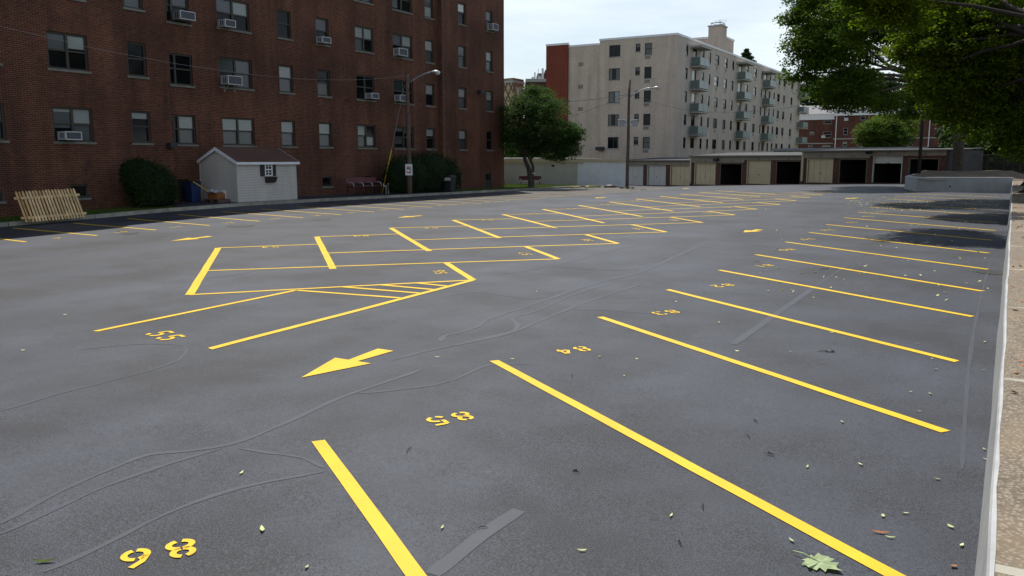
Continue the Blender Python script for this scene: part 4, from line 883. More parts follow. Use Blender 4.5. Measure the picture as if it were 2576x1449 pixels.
def tree(name, label, trunk, tr, ell, n, per, size, leaf, bark, cl=(.5, .9), group=None, cat='tree', limbs=9, flat=.45, seed=1, shell=.55, twigs=60, roots=False):
    rng = np.random.default_rng(seed); rr = random.Random(seed); t = thing(name, trunk[0], label, cat, group)
    C, CRr = crown_clumps(ell, n, cl[0], cl[1], rng, shell)
    mb = MB(); mb.tube([Vector(trunk[0])-Vector((0, 0, .3))]+[Vector(p) for p in trunk], [tr[0]*1.35]+[tr[0]*1.12]+list(np.linspace(tr[0]*.9, tr[1], len(trunk)-1)), 12, cap=False)
    top = Vector(trunk[-1]); ends = []
    for i in range(limbs):
        e = ell[i % len(ell)]; q = Vector((e[0]+rr.uniform(-.5, .5)*e[3], e[1]+rr.uniform(-.5, .5)*e[4], e[2]+rr.uniform(-.4, .4)*e[5])); s = Vector(trunk[-1]).lerp(Vector(trunk[max(0, len(trunk)-2)]), rr.uniform(0, .6))
        ends.append(limb(mb, s, q, tr[1]*rr.uniform(.5, .8), tr[1]*.13, .12, 6, rr))
    for i in range(min(twigs, n)):
        c = Vector(C[i]); best = min((p for L in ends for p in L[2:]), key=lambda p: (p-c).length); limb(mb, best, c, tr[1]*.12, .012, .08, 3, rr)
    if roots:
        b0 = Vector(trunk[0])
        for i in range(6):
            a = i*1.047+rr.uniform(-.3, .3); d = Vector((math.cos(a), math.sin(a), 0)); L = tr[0]*rr.uniform(1.5, 2.1); mb.tube([b0+d*tr[0]*.6+Vector((0, 0, .55)), b0+d*tr[0]*1.0+Vector((0, 0, .16)), b0+d*L+Vector((0, 0, -.05))], [tr[0]*.42, tr[0]*.33, tr[0]*.12], 7, cap=False)
    mb.build('trunk', bark, t, smooth=True, uv=False)
    P, N_, S = clumps_to_leaves(C, CRr, per, size, flat, None, rng)
    leaf_mesh('crown', P, N_, S, leaf, t, rng=rng); return t
# clipped bushes by the brick wall
def bush(label, ell, n, size, seed, name='bush', group='clipped bushes by the brick wall'):
    rng = np.random.default_rng(seed); b = ell[0]; z = yardz(b[0], b[1]); t = thing(name, (b[0], b[1], z), label, 'bush', group)
    w = np.array([e[3]*e[5] for e in ell]); ch = rng.choice(len(ell), n, p=w/w.sum()); E = np.array(ell)[ch]
    d = rng.normal(size=(n, 3)); d /= np.linalg.norm(d, axis=1, keepdims=True); r = 1+rng.normal(-.05, .10, n); r *= 1+.05*np.sin(d[:, 0]*9+d[:, 2]*7)
    P = E[:, :3]+d*r[:, None]*E[:, 3:6]; keep = P[:, 2] > z+.05; P, d = P[keep], d[keep]
    leaf_mesh('foliage', P, d+rng.normal(size=d.shape)*.6, size*rng.uniform(.6, 1.3, len(P)), M['leaf_bush'], t, rng=rng)
    mb = MB(); rr = random.Random(seed)
    for i in range(10):
        e = ell[i % len(ell)]; limb(mb, (e[0]+rr.uniform(-.2, .2), e[1]+rr.uniform(-.2, .2), z-.05), (e[0]+rr.uniform(-.6, .6)*e[3], e[1]+rr.uniform(-.6, .6)*e[4], e[2]+e[5]*rr.uniform(.2, .7)), .03, .01, .1, 4, rr)
    mb.build('stem', M['bark_dark'], t, uv=False)
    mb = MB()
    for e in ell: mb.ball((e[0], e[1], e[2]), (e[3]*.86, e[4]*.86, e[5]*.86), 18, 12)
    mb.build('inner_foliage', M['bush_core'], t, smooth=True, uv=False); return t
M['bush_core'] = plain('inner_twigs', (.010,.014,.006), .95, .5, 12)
bx = -29.35; z = yardz(bx, 21)
def bz(px, py, X): p = PX(px, py, X); return p
c = bz(372, 470, bx); l = bz(309, 470, bx); r_ = bz(431, 470, bx)
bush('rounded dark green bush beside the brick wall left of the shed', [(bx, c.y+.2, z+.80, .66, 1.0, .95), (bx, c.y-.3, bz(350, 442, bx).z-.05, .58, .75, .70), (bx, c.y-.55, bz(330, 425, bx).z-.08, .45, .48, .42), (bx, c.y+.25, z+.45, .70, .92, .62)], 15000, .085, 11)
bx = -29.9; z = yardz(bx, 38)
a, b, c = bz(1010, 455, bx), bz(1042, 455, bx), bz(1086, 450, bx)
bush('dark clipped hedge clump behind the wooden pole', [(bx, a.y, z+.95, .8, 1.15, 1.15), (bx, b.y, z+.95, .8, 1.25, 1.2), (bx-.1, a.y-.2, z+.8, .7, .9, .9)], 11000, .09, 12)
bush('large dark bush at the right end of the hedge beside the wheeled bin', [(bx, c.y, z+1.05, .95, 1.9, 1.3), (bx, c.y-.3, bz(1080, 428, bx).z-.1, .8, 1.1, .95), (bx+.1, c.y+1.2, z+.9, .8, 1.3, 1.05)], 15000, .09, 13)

# small multi-stemmed tree at the end of the brick building
tb = Vector((-28.9, PX(1336, 478, -28.9).y, 0)); tb.z = yardz(tb.x, tb.y); D = (tb-CAM).dot(Vector((-math.sin(YAW), math.cos(YAW), 0)))
Q = lambda x, y, f=0: PF(x, y, D+f)
def E_(x, y, rx, rz, f=0, ry=None, w=None):                  # an ellipsoid of crown centred on a sight line
    p = Q(x, y, f); k = D/F_PX; return (p.x, p.y, p.z, rx*k, (ry or rx)*k, rz*k, w or rx*rz)
ell = [E_(1345, 250, 48, 38, 0), E_(1283, 325, 28, 40, 0), E_(1400, 375, 60, 28, .2), E_(1310, 300, 55, 62, -.5), E_(1365, 310, 70, 70, -.8), E_(1405, 335, 55, 48, -.3), E_(1300, 360, 50, 34, .3), E_(1440, 335, 32, 24, 0), E_(1370, 365, 62, 34, .6), E_(1420, 365, 40, 34, 0), E_(1335, 240, 22, 24, .5), E_(1385, 262, 35, 26, .3), E_(1455, 340, 22, 11, 0), E_(1420, 392, 22, 16, 0)]
t = tree('small_tree', 'leafy small tree with two leaning trunks on the lawn at the brick building corner', [tb, Q(1334, 450), Q(1330, 425), Q(1321, 403), Q(1316, 375)], (.20, .12), ell, 700, 80, .125, M['leaf_small'], M['bark'], (.35, .75), limbs=12, seed=21, shell=.5, twigs=90)
mb = MB(); mb.tube([Q(1340, 470), Q(1340, 440), Q(1341, 418), Q(1334, 402), Q(1326, 388), Q(1322, 370)], [.125, .115, .105, .10, .085, .07], 9, cap=False); mb.tube([Q(1333, 402), Q(1345, 392), Q(1356, 378)], [.08, .07, .05], 7, cap=False); mb.build('second_trunk', M['bark'], t, smooth=True, uv=False)
mb = MB(); p = Q(1342, 436); mb.tube([(p.x, p.y, p.z-.03), (p.x, p.y, p.z+.03)], .145, 10); mb.build('white_tie', M['white_pvc'], t)

# ================================================================== GARAGES
GU = Vector((.94, -.342)).normalized(); GN = Vector((GU.y, -GU.x)); GO = Vector((-14.0, 76.6))     # front line, outward normal towards the lot
if GN.y > 0: GN = -GN
def gs(px, off=0.0):                                         # distance along the garage front seen at pixel column px
    d = ray(px, 430); o = GO+GN*off; den = d.x*GU.y-d.y*GU.x; t = (o.x*GU.y-o.y*GU.x)/den; return (Vector((d.x*t, d.y*t))-o).dot(GU)
def gpz(px, y, off=0.0):
    d = ray(px, y); o = GO+GN*off; den = d.x*GU.y-d.y*GU.x; t = (o.x*GU.y-o.y*GU.x)/den; return CAM_H+d.z*t
TXT = {}
def text_mesh(txt, P, u, h, mat, name, parent, n):
    cu = bpy.data.curves.new('txt', 'FONT'); cu.body = txt; cu.size = h*1.4; cu.align_x = 'CENTER'; cu.align_y = 'CENTER'
    to = bpy.data.objects.new('txt', cu); COL.objects.link(to); dg = bpy.context.evaluated_depsgraph_get(); me = to.evaluated_get(dg).to_mesh()
    mb = MB(); k = 0
    for v in me.vertices: mb.v.append((P[0]+u[0]*v.co.x+n[0]*.006, P[1]+u[1]*v.co.x+n[1]*.006, P[2]+v.co.y))
    for p in me.polygons: mb.f.append(tuple(p.vertices)); mb.m.append(0)
    to.evaluated_get(dg).to_mesh_clear(); bpy.data.objects.remove(to); bpy.data.curves.remove(cu)
    return mb.build(name, mat, parent)
def garage_block(label, off, px0, px1, roof_y, fascia, doors, lamp, depth, back_y, base0, base1):
    """fascia: (px0, px1, y_bottom); doors: (px0, px1, y_top, kind, number, number_y)"""
    s0, s1 = gs(px0, off), gs(px1, off); O = GO+GN*off; u, n = tuple(GU), tuple(GN); w = (-n[0], -n[1])
    zb = lambda s: base0+(base1-base0)*(s-s0)/(s1-s0)
    zr = gpz((px0+px1)/2, roof_y, off); c = O+GU*(s0+s1)/2
    t = thing('garage_row', (c.x, c.y, zb((s0+s1)/2)), label, 'garages', 'rows of lock-up garages')
    hs = []
    for a, b, yt, kind, num, ny in doors: sa, sb = gs(a, off), gs(b, off); hs.append((sa, sb, zb((sa+sb)/2)-.02, gpz((a+b)/2, yt, off)))
    mb = MB(); zlow = min(base0, base1)-.8
    facade(mb, O, u, n, s0, s1, zlow, zr-.03, hs, .22)
    for s in (s0, s1):
        P = lambda d, z: (O[0]+u[0]*s-n[0]*d, O[1]+u[1]*s-n[1]*d, z); q = [P(0, zlow), P(depth, zlow), P(depth, zr-.03), P(0, zr-.03)]; mb.face(q if s == s0 else q[::-1])
    mb.build('wall', M['pillar_brick'], t)
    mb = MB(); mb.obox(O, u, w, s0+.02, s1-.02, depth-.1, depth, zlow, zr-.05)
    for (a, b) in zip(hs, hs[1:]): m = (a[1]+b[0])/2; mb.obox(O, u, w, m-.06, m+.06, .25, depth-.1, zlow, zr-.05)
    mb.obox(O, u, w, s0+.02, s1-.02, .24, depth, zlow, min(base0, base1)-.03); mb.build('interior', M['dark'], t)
    mb = MB(); zr2 = gpz((px0+px1)/2, roof_y, off)
    P = lambda s, d, z: (O[0]+u[0]*s-n[0]*d, O[1]+u[1]*s-n[1]*d, z); rise = back_y
    mb.hexa([P(s0-.12, -.30, zr2-.10), P(s1+.12, -.30, zr2-.10), P(s1+.12, depth, zr2-.06+rise), P(s0-.12, depth, zr2-.06+rise), P(s0-.12, -.30, zr2), P(s1+.12, -.30, zr2), P(s1+.12, depth, zr2+rise), P(s0-.12, depth, zr2+rise)])
    rf = mb.build('roof', M['roof_grey'], t)
    mb = MB(); mb.obox(O, u, w, s0-.14, s1+.14, -.36, -.305, zr2-.07, zr2+.03); mb.build('gutter', M['gutter_brown'], rf)
    mb = MB()
    for a, b, yb in fascia: sa, sb = gs(a, off), gs(b, off); mb.obox(O, u, w, sa, sb, -.12, -.004, gpz((a+b)/2, yb, off), zr2-.101)
    mb.build('fascia', M['fascia'], t)
    mb = MB(); mb.obox(O, u, w, s0-.10, s0+.05, -.14, -.006, zb(s0)+.15, zr2-.1); mb.build('edge_board', M['cream_trim'], t)
    for (a, b, yt, kind, num, ny), h in zip(doors, hs):
        sa, sb, z0, z1 = h; sm = (sa+sb)/2; f = .09
        mb = MB(); mb.obox(O, u, w, sa-.005, sa+f, .02, .12, z0, z1); mb.obox(O, u, w, sb-f, sb+.005, .02, .12, z0, z1); mb.obox(O, u, w, sa+f, sb-f, .02, .12, z1-.07, z1+.005); fr = mb.build('door_frame', M['door_yellow' if kind[0] == 'y' else 'dull_trim' if kind == 'o' else 'door_white'], t)
        if kind in ('y', 'w', 'half', 'yp'):
            zlo = z0+.02 if kind != 'half' else z1-(z1-z0)*.27
            mat = M['door_yellow'] if kind[0] == 'y' else M['door_white']; d0 = .16
            mb = MB(); mb.obox(O, u, w, sa+f, sb-f, d0, d0+.05, zlo, z1-.07)
            nr, nc = (4, 4) if kind == 'y' else (7, 1) if kind == 'yp' else (6, 3) if kind == 'w' else (2, 1)
            W_, H_ = (sb-sa-2*f)/nc, (z1-.07-zlo)/nr
            for i in range(nc):
                for j in range(nr):
                    g = .045 if kind == 'y' else .03; mb.obox(O, u, w, sa+f+W_*i+g, sa+f+W_*(i+1)-g, d0-.028, d0-.002, zlo+H_*j+g, zlo+H_*(j+1)-g)
            dr = mb.build('door', mat, t)
            mb = MB(); q = O+GU*(sm+.05); zz = zlo+(z1-zlo)*(.40 if kind != 'half' else .08); mb.obox(O, u, w, sm-.04, sm+.04, d0-.06, d0-.03, zz-.05, zz+.05); mb.build('handle', M['black_metal'], dr)
        q = O+GU*(sm+.1); text_mesh(num, (q.x+n[0]*.122, q.y+n[1]*.122, gpz((a+b)/2, ny, off)), u, .20, M['ink'], 'garage_number', t, n)
    if lamp:
        s = gs(lamp[0], off); z = gpz(lamp[0], lamp[1], off); mb = MB(); mb.obox(O, u, w, s-.24, s+.24, -.42, -.12, z-.10, z+.20); lm = mb.build('wall_lamp', M['black_metal'], t, bevel=.03)
        mb = MB(); mb.obox(O, u, w, s-.17, s+.17, -.435, -.42, z-.07, z+.1); mb.build('lens', M['glass'], lm)
    if off > 1: mb = MB(); mb.obox(O, u, w, s1+.003, s1+.03, .1, depth, zlow, zr-.05); mb.build('side_wall', M['dim_wall'], t)
    return t
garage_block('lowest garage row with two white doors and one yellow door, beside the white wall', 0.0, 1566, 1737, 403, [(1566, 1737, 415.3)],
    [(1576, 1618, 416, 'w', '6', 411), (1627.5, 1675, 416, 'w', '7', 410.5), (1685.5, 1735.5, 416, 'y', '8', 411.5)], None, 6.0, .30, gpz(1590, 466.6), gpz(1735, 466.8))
o2 = .75
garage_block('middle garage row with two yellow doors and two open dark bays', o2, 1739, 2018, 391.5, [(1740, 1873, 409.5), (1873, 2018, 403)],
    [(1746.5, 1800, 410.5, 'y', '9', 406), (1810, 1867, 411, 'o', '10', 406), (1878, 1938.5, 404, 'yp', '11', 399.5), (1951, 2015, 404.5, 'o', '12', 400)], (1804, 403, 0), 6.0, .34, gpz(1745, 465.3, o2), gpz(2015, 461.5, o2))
o3 = 1.5
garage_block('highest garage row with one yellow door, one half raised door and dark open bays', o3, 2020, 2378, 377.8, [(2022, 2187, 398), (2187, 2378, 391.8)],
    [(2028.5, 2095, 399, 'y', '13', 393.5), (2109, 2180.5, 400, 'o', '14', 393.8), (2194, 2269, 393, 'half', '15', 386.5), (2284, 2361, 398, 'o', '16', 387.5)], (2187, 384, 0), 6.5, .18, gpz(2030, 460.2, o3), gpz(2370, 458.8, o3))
# upper roof seen behind the rows
mb = MB(); a = GO+GU*gs(1944, -14)+GN*-14; b = GO+GU*gs(2330, -14)+GN*-14; z = gpz(2050, 372.5, -14)
d2 = -GN
def slab(mb, a, b, d, dep, z0, z1): mb.hexa([(a.x, a.y, z0), (b.x, b.y, z0), (b.x+d.x*dep, b.y+d.y*dep, z0), (a.x+d.x*dep, a.y+d.y*dep, z0), (a.x, a.y, z1), (b.x, b.y, z1), (b.x+d.x*dep, b.y+d.y*dep, z1), (a.x+d.x*dep, a.y+d.y*dep, z1)])
slab(mb, a, b, d2, 7, z-3.2, z-.25); t = thing('back_garage_row', ((a.x+b.x)/2, (a.y+b.y)/2, z-3.2), 'upper row of garages with a silver roof showing above the front rows', 'garages'); mb.build('wall', M['tan_brick_plain'], t)
mb = MB(); a2, b2 = a-d2*.35-GU*.2, b-d2*.35+GU*.2; slab(mb, a2, b2, d2, 7.5, z-.249, z); mb.build('roof', M['roof_silver'], t)
mb = MB(); p = PF(1981, 378, (Vector((a.x, a.y, 0))).length*.97); q = a.lerp(b, .1)-d2*.1; mb.box(q.x-.25, q.x+.25, q.y-.3, q.y, z-.75, z-.45); mb.build('wall_lamp', M['metal_light'], t)

# cream and white end walls of the garage across the lawn
C0 = PF(1452, 471.6, 71.0); R0 = PF(1573, 471.8, 68.5); fr = C0-R0
L0 = C0+Vector((-math.cos(YAW), -math.sin(YAW), 0)).normalized()*9.5
t = thing('painted_garage', (C0.x, C0.y, 0), 'low flat roofed garage with grey cream wall behind the tree and white painted end wall', 'garage')
zt = PF(1452, 398.6, 71.0).z; zb_ = -.6; bk = Vector((-math.sin(YAW), math.cos(YAW), 0))*9
def vwall(mb, a, b, z0, z1, d=None): mb.face([(a.x, a.y, z0), (b.x, b.y, z0), (b.x, b.y, z1), (a.x, a.y, z1)])
mb = MB(); vwall(mb, L0, C0, zb_, zt-.1); mb.build('wall', M['cream_wall'], t)
mb = MB(); zr_ = PF(1573, 404, 68.5).z; mb.face([(C0.x, C0.y, zb_), (R0.x, R0.y, zb_), (R0.x, R0.y, zr_), (C0.x, C0.y, zt-.1)]); mb.face([(R0.x, R0.y, zb_), (R0.x+bk.x, R0.y+bk.y, zb_), (R0.x+bk.x, R0.y+bk.y, zr_), (R0.x, R0.y, zr_)]); mb.build('end_wall', M['white_wall'], t)
mb = MB(); mb.face([(L0.x, L0.y, zt-.05), (C0.x, C0.y, zt-.05), (C0.x+bk.x, C0.y+bk.y, zt+.1), (L0.x+bk.x, L0.y+bk.y, zt+.1)]); mb.face([(C0.x, C0.y, zt-.05), (R0.x, R0.y, zr_+.02), (R0.x+bk.x, R0.y+bk.y, zr_+.12), (C0.x+bk.x, C0.y+bk.y, zt+.1)]); mb.build('roof', M['roof_grey'], t)
mb = MB(); du = (C0-L0).normalized(); nn = Vector((du.y, -du.x, 0))
def band(mb, a, b, za0, za1, zb0, zb1, nn, o0, o1): mb.hexa([(a.x+nn.x*o0, a.y+nn.y*o0, za0), (b.x+nn.x*o0, b.y+nn.y*o0, zb0), (b.x+nn.x*o1, b.y+nn.y*o1, zb0), (a.x+nn.x*o1, a.y+nn.y*o1, za0), (a.x+nn.x*o0, a.y+nn.y*o0, za1), (b.x+nn.x*o0, b.y+nn.y*o0, zb1), (b.x+nn.x*o1, b.y+nn.y*o1, zb1), (a.x+nn.x*o1, a.y+nn.y*o1, za1)])
m1 = L0.lerp(C0, .36)
band(mb, m1, C0, zt-.28, zt, zt-.28, zt, nn, .003, .10); band(mb, m1, C0, zt-.40, zt-.283, zt-.40, zt-.283, nn, .003, .05); band(mb, L0, m1, zt-.42, zt-.16, zt-.42, zt-.16, nn, .003, .10)
d3 = (R0-C0).normalized(); n3 = Vector((d3.y, -d3.x, 0)); m2 = C0.lerp(R0, .12)
band(mb, C0, m2, zt-.40, zt, zt-.40, zt, n3, .003, .09); band(mb, m2, R0, zt-.24, zt-.005, zr_-.13, zr_+.1, n3, .003, .09); mb.build('cornice', M['cream_trim'], t)
mb = MB(); p = PF(1391.5, 417, 70.5); q = L0+du*((p-L0).dot(du)); mb.hexa([(q.x+du.x*a_+nn.x*o, q.y+du.y*a_+nn.y*o, z_) for z_ in (p.z-.09, p.z+.09) for a_, o in ((-.13, .002), (.13, .002), (.13, .03), (-.13, .03))]); mb.build('vent', M['black_metal'], t)
# bench under the tree + yellow kerb islands
pb = PF(1306, 470, 66.5); pb.z = PF(1306, 471, 66.5).z; bench(Vector((pb.x, pb.y, pb.z-.02)), (math.cos(YAW), math.sin(YAW)), (math.sin(YAW), -math.cos(YAW)), 1.75, 'red backed black framed bench on the lawn partly behind the small tree', metal='black_metal', seats=1)
mb = MB(); pb = PF(1266, 469, 66.0); r3 = Vector((math.cos(YAW), math.sin(YAW), 0)); f3 = Vector((-math.sin(YAW), math.cos(YAW), 0))
mb.tube([pb+r3*.05+Vector((0, 0, .45)), pb+r3*.12+Vector((0, 0, .44)), pb+r3*.13+Vector((0, 0, .1)), pb-r3*.1+Vector((0, 0, .02))], .025, 6); tag(mb.build('bench_armrest', M['black_metal'], smooth=True), 'black looped armrest of a seat showing at the brick building corner', 'armrest')
def isl(px, fws, label):
    P = [PF(x, y, f) for (x, y), f in zip(px, fws)]; mb = MB()
    for a, b in zip(P, P[1:]):
        d = (b-a).normalized(); n_ = Vector((-d.y, d.x, 0))*.11; z = Vector((0, 0, .14)); dn = Vector((0, 0, -.2)); mb.hexa([a-n_+dn, b-n_+dn, b+n_+dn, a+n_+dn, a-n_*.8+z, b-n_*.8+z, b+n_*.8+z, a+n_*.8+z])
    return tag(mb.build('yellow_kerb', M['kerb_yellow']), label, 'kerb', 'yellow painted kerb pieces')
M['kerb_yellow'] = plain('worn_yellow_kerb', (.50,.40,.17), .85, .25, 4)
isl([(1437, 474.2), (1450, 473.6), (1458, 473.2)], (61, 62, 62.6), 'short yellow kerb piece at the end of the lawn kerb')
isl([(1474, 473.5), (1480, 472.2), (1500, 471.6), (1530, 471.5), (1553, 472)], (61.5, 62.5, 63.3, 63.5, 63), 'longer curved yellow kerb piece in front of the white wall')
mb = MB(); p = PF(1534, 471, 62.8); mb.ball((p.x, p.y, p.z), (.5, .4, .22), 10, 6); mb.ball((p.x-.5, p.y+.1, p.z-.08), (.5, .3, .14), 8, 5); tag(mb.build('asphalt_heap', M['ink'], smooth=True), 'small dark heap at the end of the yellow kerb before the white wall', 'heap')

# ================================================================== TAN APARTMENT BUILDING
BX = -32.5; BC = PX(1700, 240, BX); BYc = BC.y; BYe = PX(2011, 300, BX).y; zR = PX(1700, 86, BX).z
TB = thing('tan_apartment_building', (-45, 110, 0), 'tan brick apartment block with sage green balconies behind the garages', 'apartment building')
Xl1 = PY(1507, 240, BYc).x; Xl0 = PY(1427, 240, BYc+1.2).x; Xr0 = PY(1388, 240, BYc+2.0).x; Xr1 = PY(1428.5, 240, BYc+.6).x
sidez = lambda y: PY(1546, y, BYc).z
rows_t = [sidez(y) for y in (114.5, 173, 232, 289, 345.7)]; pitch = (rows_t[0]-rows_t[4])/4; RT = [rows_t[0]-pitch*i for i in range(5)]
UL, NL = (1, 0), (0, -1); OL = (0, BYc)
hl = []; wl_ = []
for px0, px1, hh, dz in ((1532.5, 1560.5, (458, 575), 0), (1599, 1610.5, (440, 520), .1), (1622, 1640, (435, 553), .12)):
    a, b = PY(px0, 140, BYc).x, PY(px1, 140, BYc).x; zt_ = PY(px0, hh[0]*.25, BYc).z; ht = zt_-PY(px0, hh[1]*.25, BYc).z
    for i in range(5): h = (a, b, zt_-pitch*i-ht, zt_-pitch*i); hl.append(h); wl_.append((h, px0, i))
mb = MB(); facade(mb, OL, UL, NL, Xl1, BX, -1.5, zR, hl, .14)
for (xa, xb, y) in ((Xl0, Xl1, BYc+.7),): mb.face([(xa, y, -1.5), (xb, y, -1.5), (xb, y, zR-.35), (xa, y, zR-.35)])
mb.face([(Xl1, BYc+.7, -1.5), (Xl1, BYc, -1.5), (Xl1, BYc, zR), (Xl1, BYc+.7, zR)][::-1])
mb.build('side_wall', M['tan_brick'], TB)
rng_t = random.Random(5)
for h, px, i in wl_:
    if px < 1590: window(TB, OL, UL, NL, h, rec=.10, mull=1, meet=False, fw=.05, frame='black_metal', blinds=[(0,.5,0,1,'blind_grey'),(.5,1,0,1,'blind')] if i == 2 else [(.62,1,0,1,'blind_dim'),(0,.25,0,1,'blind_grey')] if i in (1, 3) else [(.9,1,0,1,'blind')] if i == 4 else [], proud=.05, sill='slab')
    else: window(TB, OL, UL, NL, h, rec=.10, meet=True, fw=.05, frame='black_metal', blinds=[(0,1,.5,1,'blind_dim')] if px < 1610 else [(0,1,.5,1,'blind')] if i in (2,) else [(0,1,.5,1,'blind_grey')] if i in (1, 3) else [(0,1,0,1,'blind_dim')], sill='slab')
def vent(O, u, n, a, b, z0, z1, nb=4):
    mb = MB(); w = (-n[0], -n[1]); mb.obox(O, u, w, a, b, -.004, .02, z0, z1, 1)
    for k in range(nb): mb.obox(O, u, w, a, b, -.03, -.002, z0+(z1-z0)*k/nb, z0+(z1-z0)*(k+.45)/nb, 0)
    mb.build('vent_grille', [M['tan_brick_plain'], M['ink']], TB)
a, b = PY(1622.5, 145, BYc).x, PY(1636, 145, BYc).x; zv0, zv1 = PY(1630, 149, BYc).z, PY(1630, 141.5, BYc).z
for i in range(5): vent(OL, UL, NL, a, b, zv0-pitch*i, zv1-pitch*i)
a, b = PY(1455, 160, BYc+.7).x, PY(1467.5, 160, BYc+.7).x; zv0, zv1 = PY(1460, 167, BYc+.7).z, PY(1460, 157.5, BYc+.7).z
for i in range(5): vent((0, BYc+.7), UL, NL, a, b, zv0-pitch*i, zv1-pitch*i)
mb = MB(); p = PY(1511, 374, BYc); mb.box(p.x-.5, p.x+.5, BYc-.45, BYc-.005, p.z-.2, p.z+.2); mb.build('wall_lamp', M['black_metal'], TB, bevel=.04)
mb = MB(); mb.face([(Xr0, BYc+.5, -1.5), (Xr1, BYc+.5, -1.5), (Xr1, BYc+.5, zR-.05), (Xr0, BYc+.5, zR-.05)]); mb.face([(Xr1, BYc+.5, -1.5), (Xr1, BYc+8, -1.5), (Xr1, BYc+8, zR-.05), (Xr1, BYc+.5, zR-.05)]); mb.face([(Xr0, BYc+.5, -1.5), (Xr0, BYc+8, -1.5), (Xr0, BYc+8, zR-.05), (Xr0, BYc+.5, zR-.05)]); mb.build('orange_end_wall', M['orange_brick'], TB)
# long front: columns from the photograph, then every floor the same
UR, NR = (0, 1), (1, 0); OR = (BX, 0)
def yspan(a, b, y=150): return PX(1288+a*.25, y, BX).y, PX(1288+b*.25, y, BX).y
cols = [(1748,1772,'n'),(1820,1858,'d'),(1915,1936,'n'),(1984,2003,'n'),(2045,2085,'w'),(2143,2172,'n'),(2219,2238,'n'),(2288,2320,'d'),(2360,2386,'n'),(2446,2470,'n'),(2518,2530,'n'),(2547,2572,'d'),(2600,2616,'n'),(2646,2661,'n'),(2688,2712,'w'),(2744,2766,'n'),(2824,2842,'n')]
zt_ = PX(1288+2065*.25, 553*.25, BX).z; zt_n = zt_; hw = zt_-PX(1288+2065*.25, 655*.25, BX).z
hr = []; wr = []
for a, b, k in cols:
    y0, y1 = yspan(a, b)
    for i in range(5):
        zt2 = zt_-pitch*i; h = (y0, y1, zt2-(hw if k != 'd' or i == 4 else hw+.75), zt2); hr.append(h); wr.append((h, k, i))
mb = MB(); facade(mb, OR, UR, NR, BYc, BYe, -1.5, zR, hr, .14); mb.face([(BX, BYe, -1.5), (BX-16, BYe, -1.5), (BX-16, BYe, zR), (BX, BYe, zR)]); mb.build('front_wall', M['tan_brick_plain'], TB)
for h, k, i in wr:
    r = rng_t.random(); bl = [(.0,.55,0,1,'blind_white')] if r < .35 else [(0,1,.5,1,'blind_white')] if r < .5 else [(0,1,0,1,'blind_dim')] if r < .7 else []
    if i > 2: bl = [(0,1,0,1,'blind_dim')] if r < .5 else []
    window(TB, OR, UR, NR, h, rec=.09, meet=k != 'd', fw=.05, frame='black_metal', blinds=bl, sill='slab' if k != 'd' else None, part='window' if k != 'd' else 'balcony_door')
    if k in 'wn' and 2040 < 3000 and i < 5 and (h[1]-h[0]) > .9: vent(OR, UR, NR, (h[0]+h[1])/2-.28, (h[0]+h[1])/2+.28, h[2]-.55, h[2]-.22, 3)
by0 = PX(1737, 160, BX).y; dep = 1.15; by1 = by0+3.3; sizes = []
bz0 = PX(1737, 166, BX).z
stacks = [(1795, 2010), (2268, 2445), (2530, 2660), (2876, 3000)]
ys_b = [PX(1288+a*.25, 160, BX).y for a, b in stacks]; ys_b[3] = BYe-2.2
def balcony(y0, y1, z, i):
    mb = MB(); mb.box(BX+.003, BX+dep+.05, y0, y1, z-.14, z); s = mb.build('balcony', M['slab'], TB)
    X1 = BX+dep; h = 1.0
    mb = MB(); mb.box(BX+.12, X1-.06, y0+.03, y0+.06, z+.10, z+h-.06); mb.build('end_panel', M['balcony'], s)
    mb = MB(); mb.box(BX+.12, X1-.06, y1-.06, y1-.03, z+.10, z+h-.06); mb.build('end_panel', M['balcony'], s)
    mb = MB(); m = (y0+y1)/2; mb.box(X1-.03, X1, y0+.10, m-.06, z+.10, z+h-.06); mb.box(X1-.03, X1, m+.06, y1-.10, z+.10, z+h-.06); mb.build('front_panel', M['balcony_light'], s)
    mb = MB()
    for x, y in ((BX+.06, y0+.045), (X1-.02, y0+.045), (X1-.02, m), (X1-.02, y1-.045), (BX+.06, y1-.045)): mb.box(x-.022, x+.022, y-.022, y+.022, z+.002, z+h-.03)
    mb.box(BX+.02, X1+.02, y0+.025, y0+.065, z+h-.029, z+h); mb.box(BX+.02, X1+.02, y1-.065, y1-.025, z+h-.029, z+h); mb.box(X1-.02, X1+.02, y0+.066, y1-.066, z+h-.029, z+h); mb.build('railing', M['ac_grey'], s)
for y0 in ys_b:
    L = 3.3 if y0 != ys_b[3] else 3.9
    for i in range(4): balcony(y0, y0+L, bz0-pitch*i, i)
    mb = MB(); mb.box(BX+.003, BX+dep+.25, y0-.3, y0+L+.3, zR-.88, zR-.66); mb.build('canopy', M['slab'], TB)
mb = MB()
mb.box(Xl1-.06, BX+.06, BYc-.06, BYc+.35, zR-.001, zR+.22); mb.box(BX-.35, BX+.06, BYc+.351, BYe+.06, zR-.001, zR+.22); mb.box(Xl0, Xl1-.061, BYc+.64, BYc+1, zR-.351, zR-.13)
mb.box(Xr0-.03, Xr1+.05, BYc+.44, BYc+.8, zR-.051, zR+.17); mb.build('roof_edge', M['white_trim'], TB)
mb = MB(); mb.box(Xl0+.1, BX-.35, BYc+1.2, BYe, zR-.6, zR-.5); mb.build('roof', M['roof_grey'], TB)
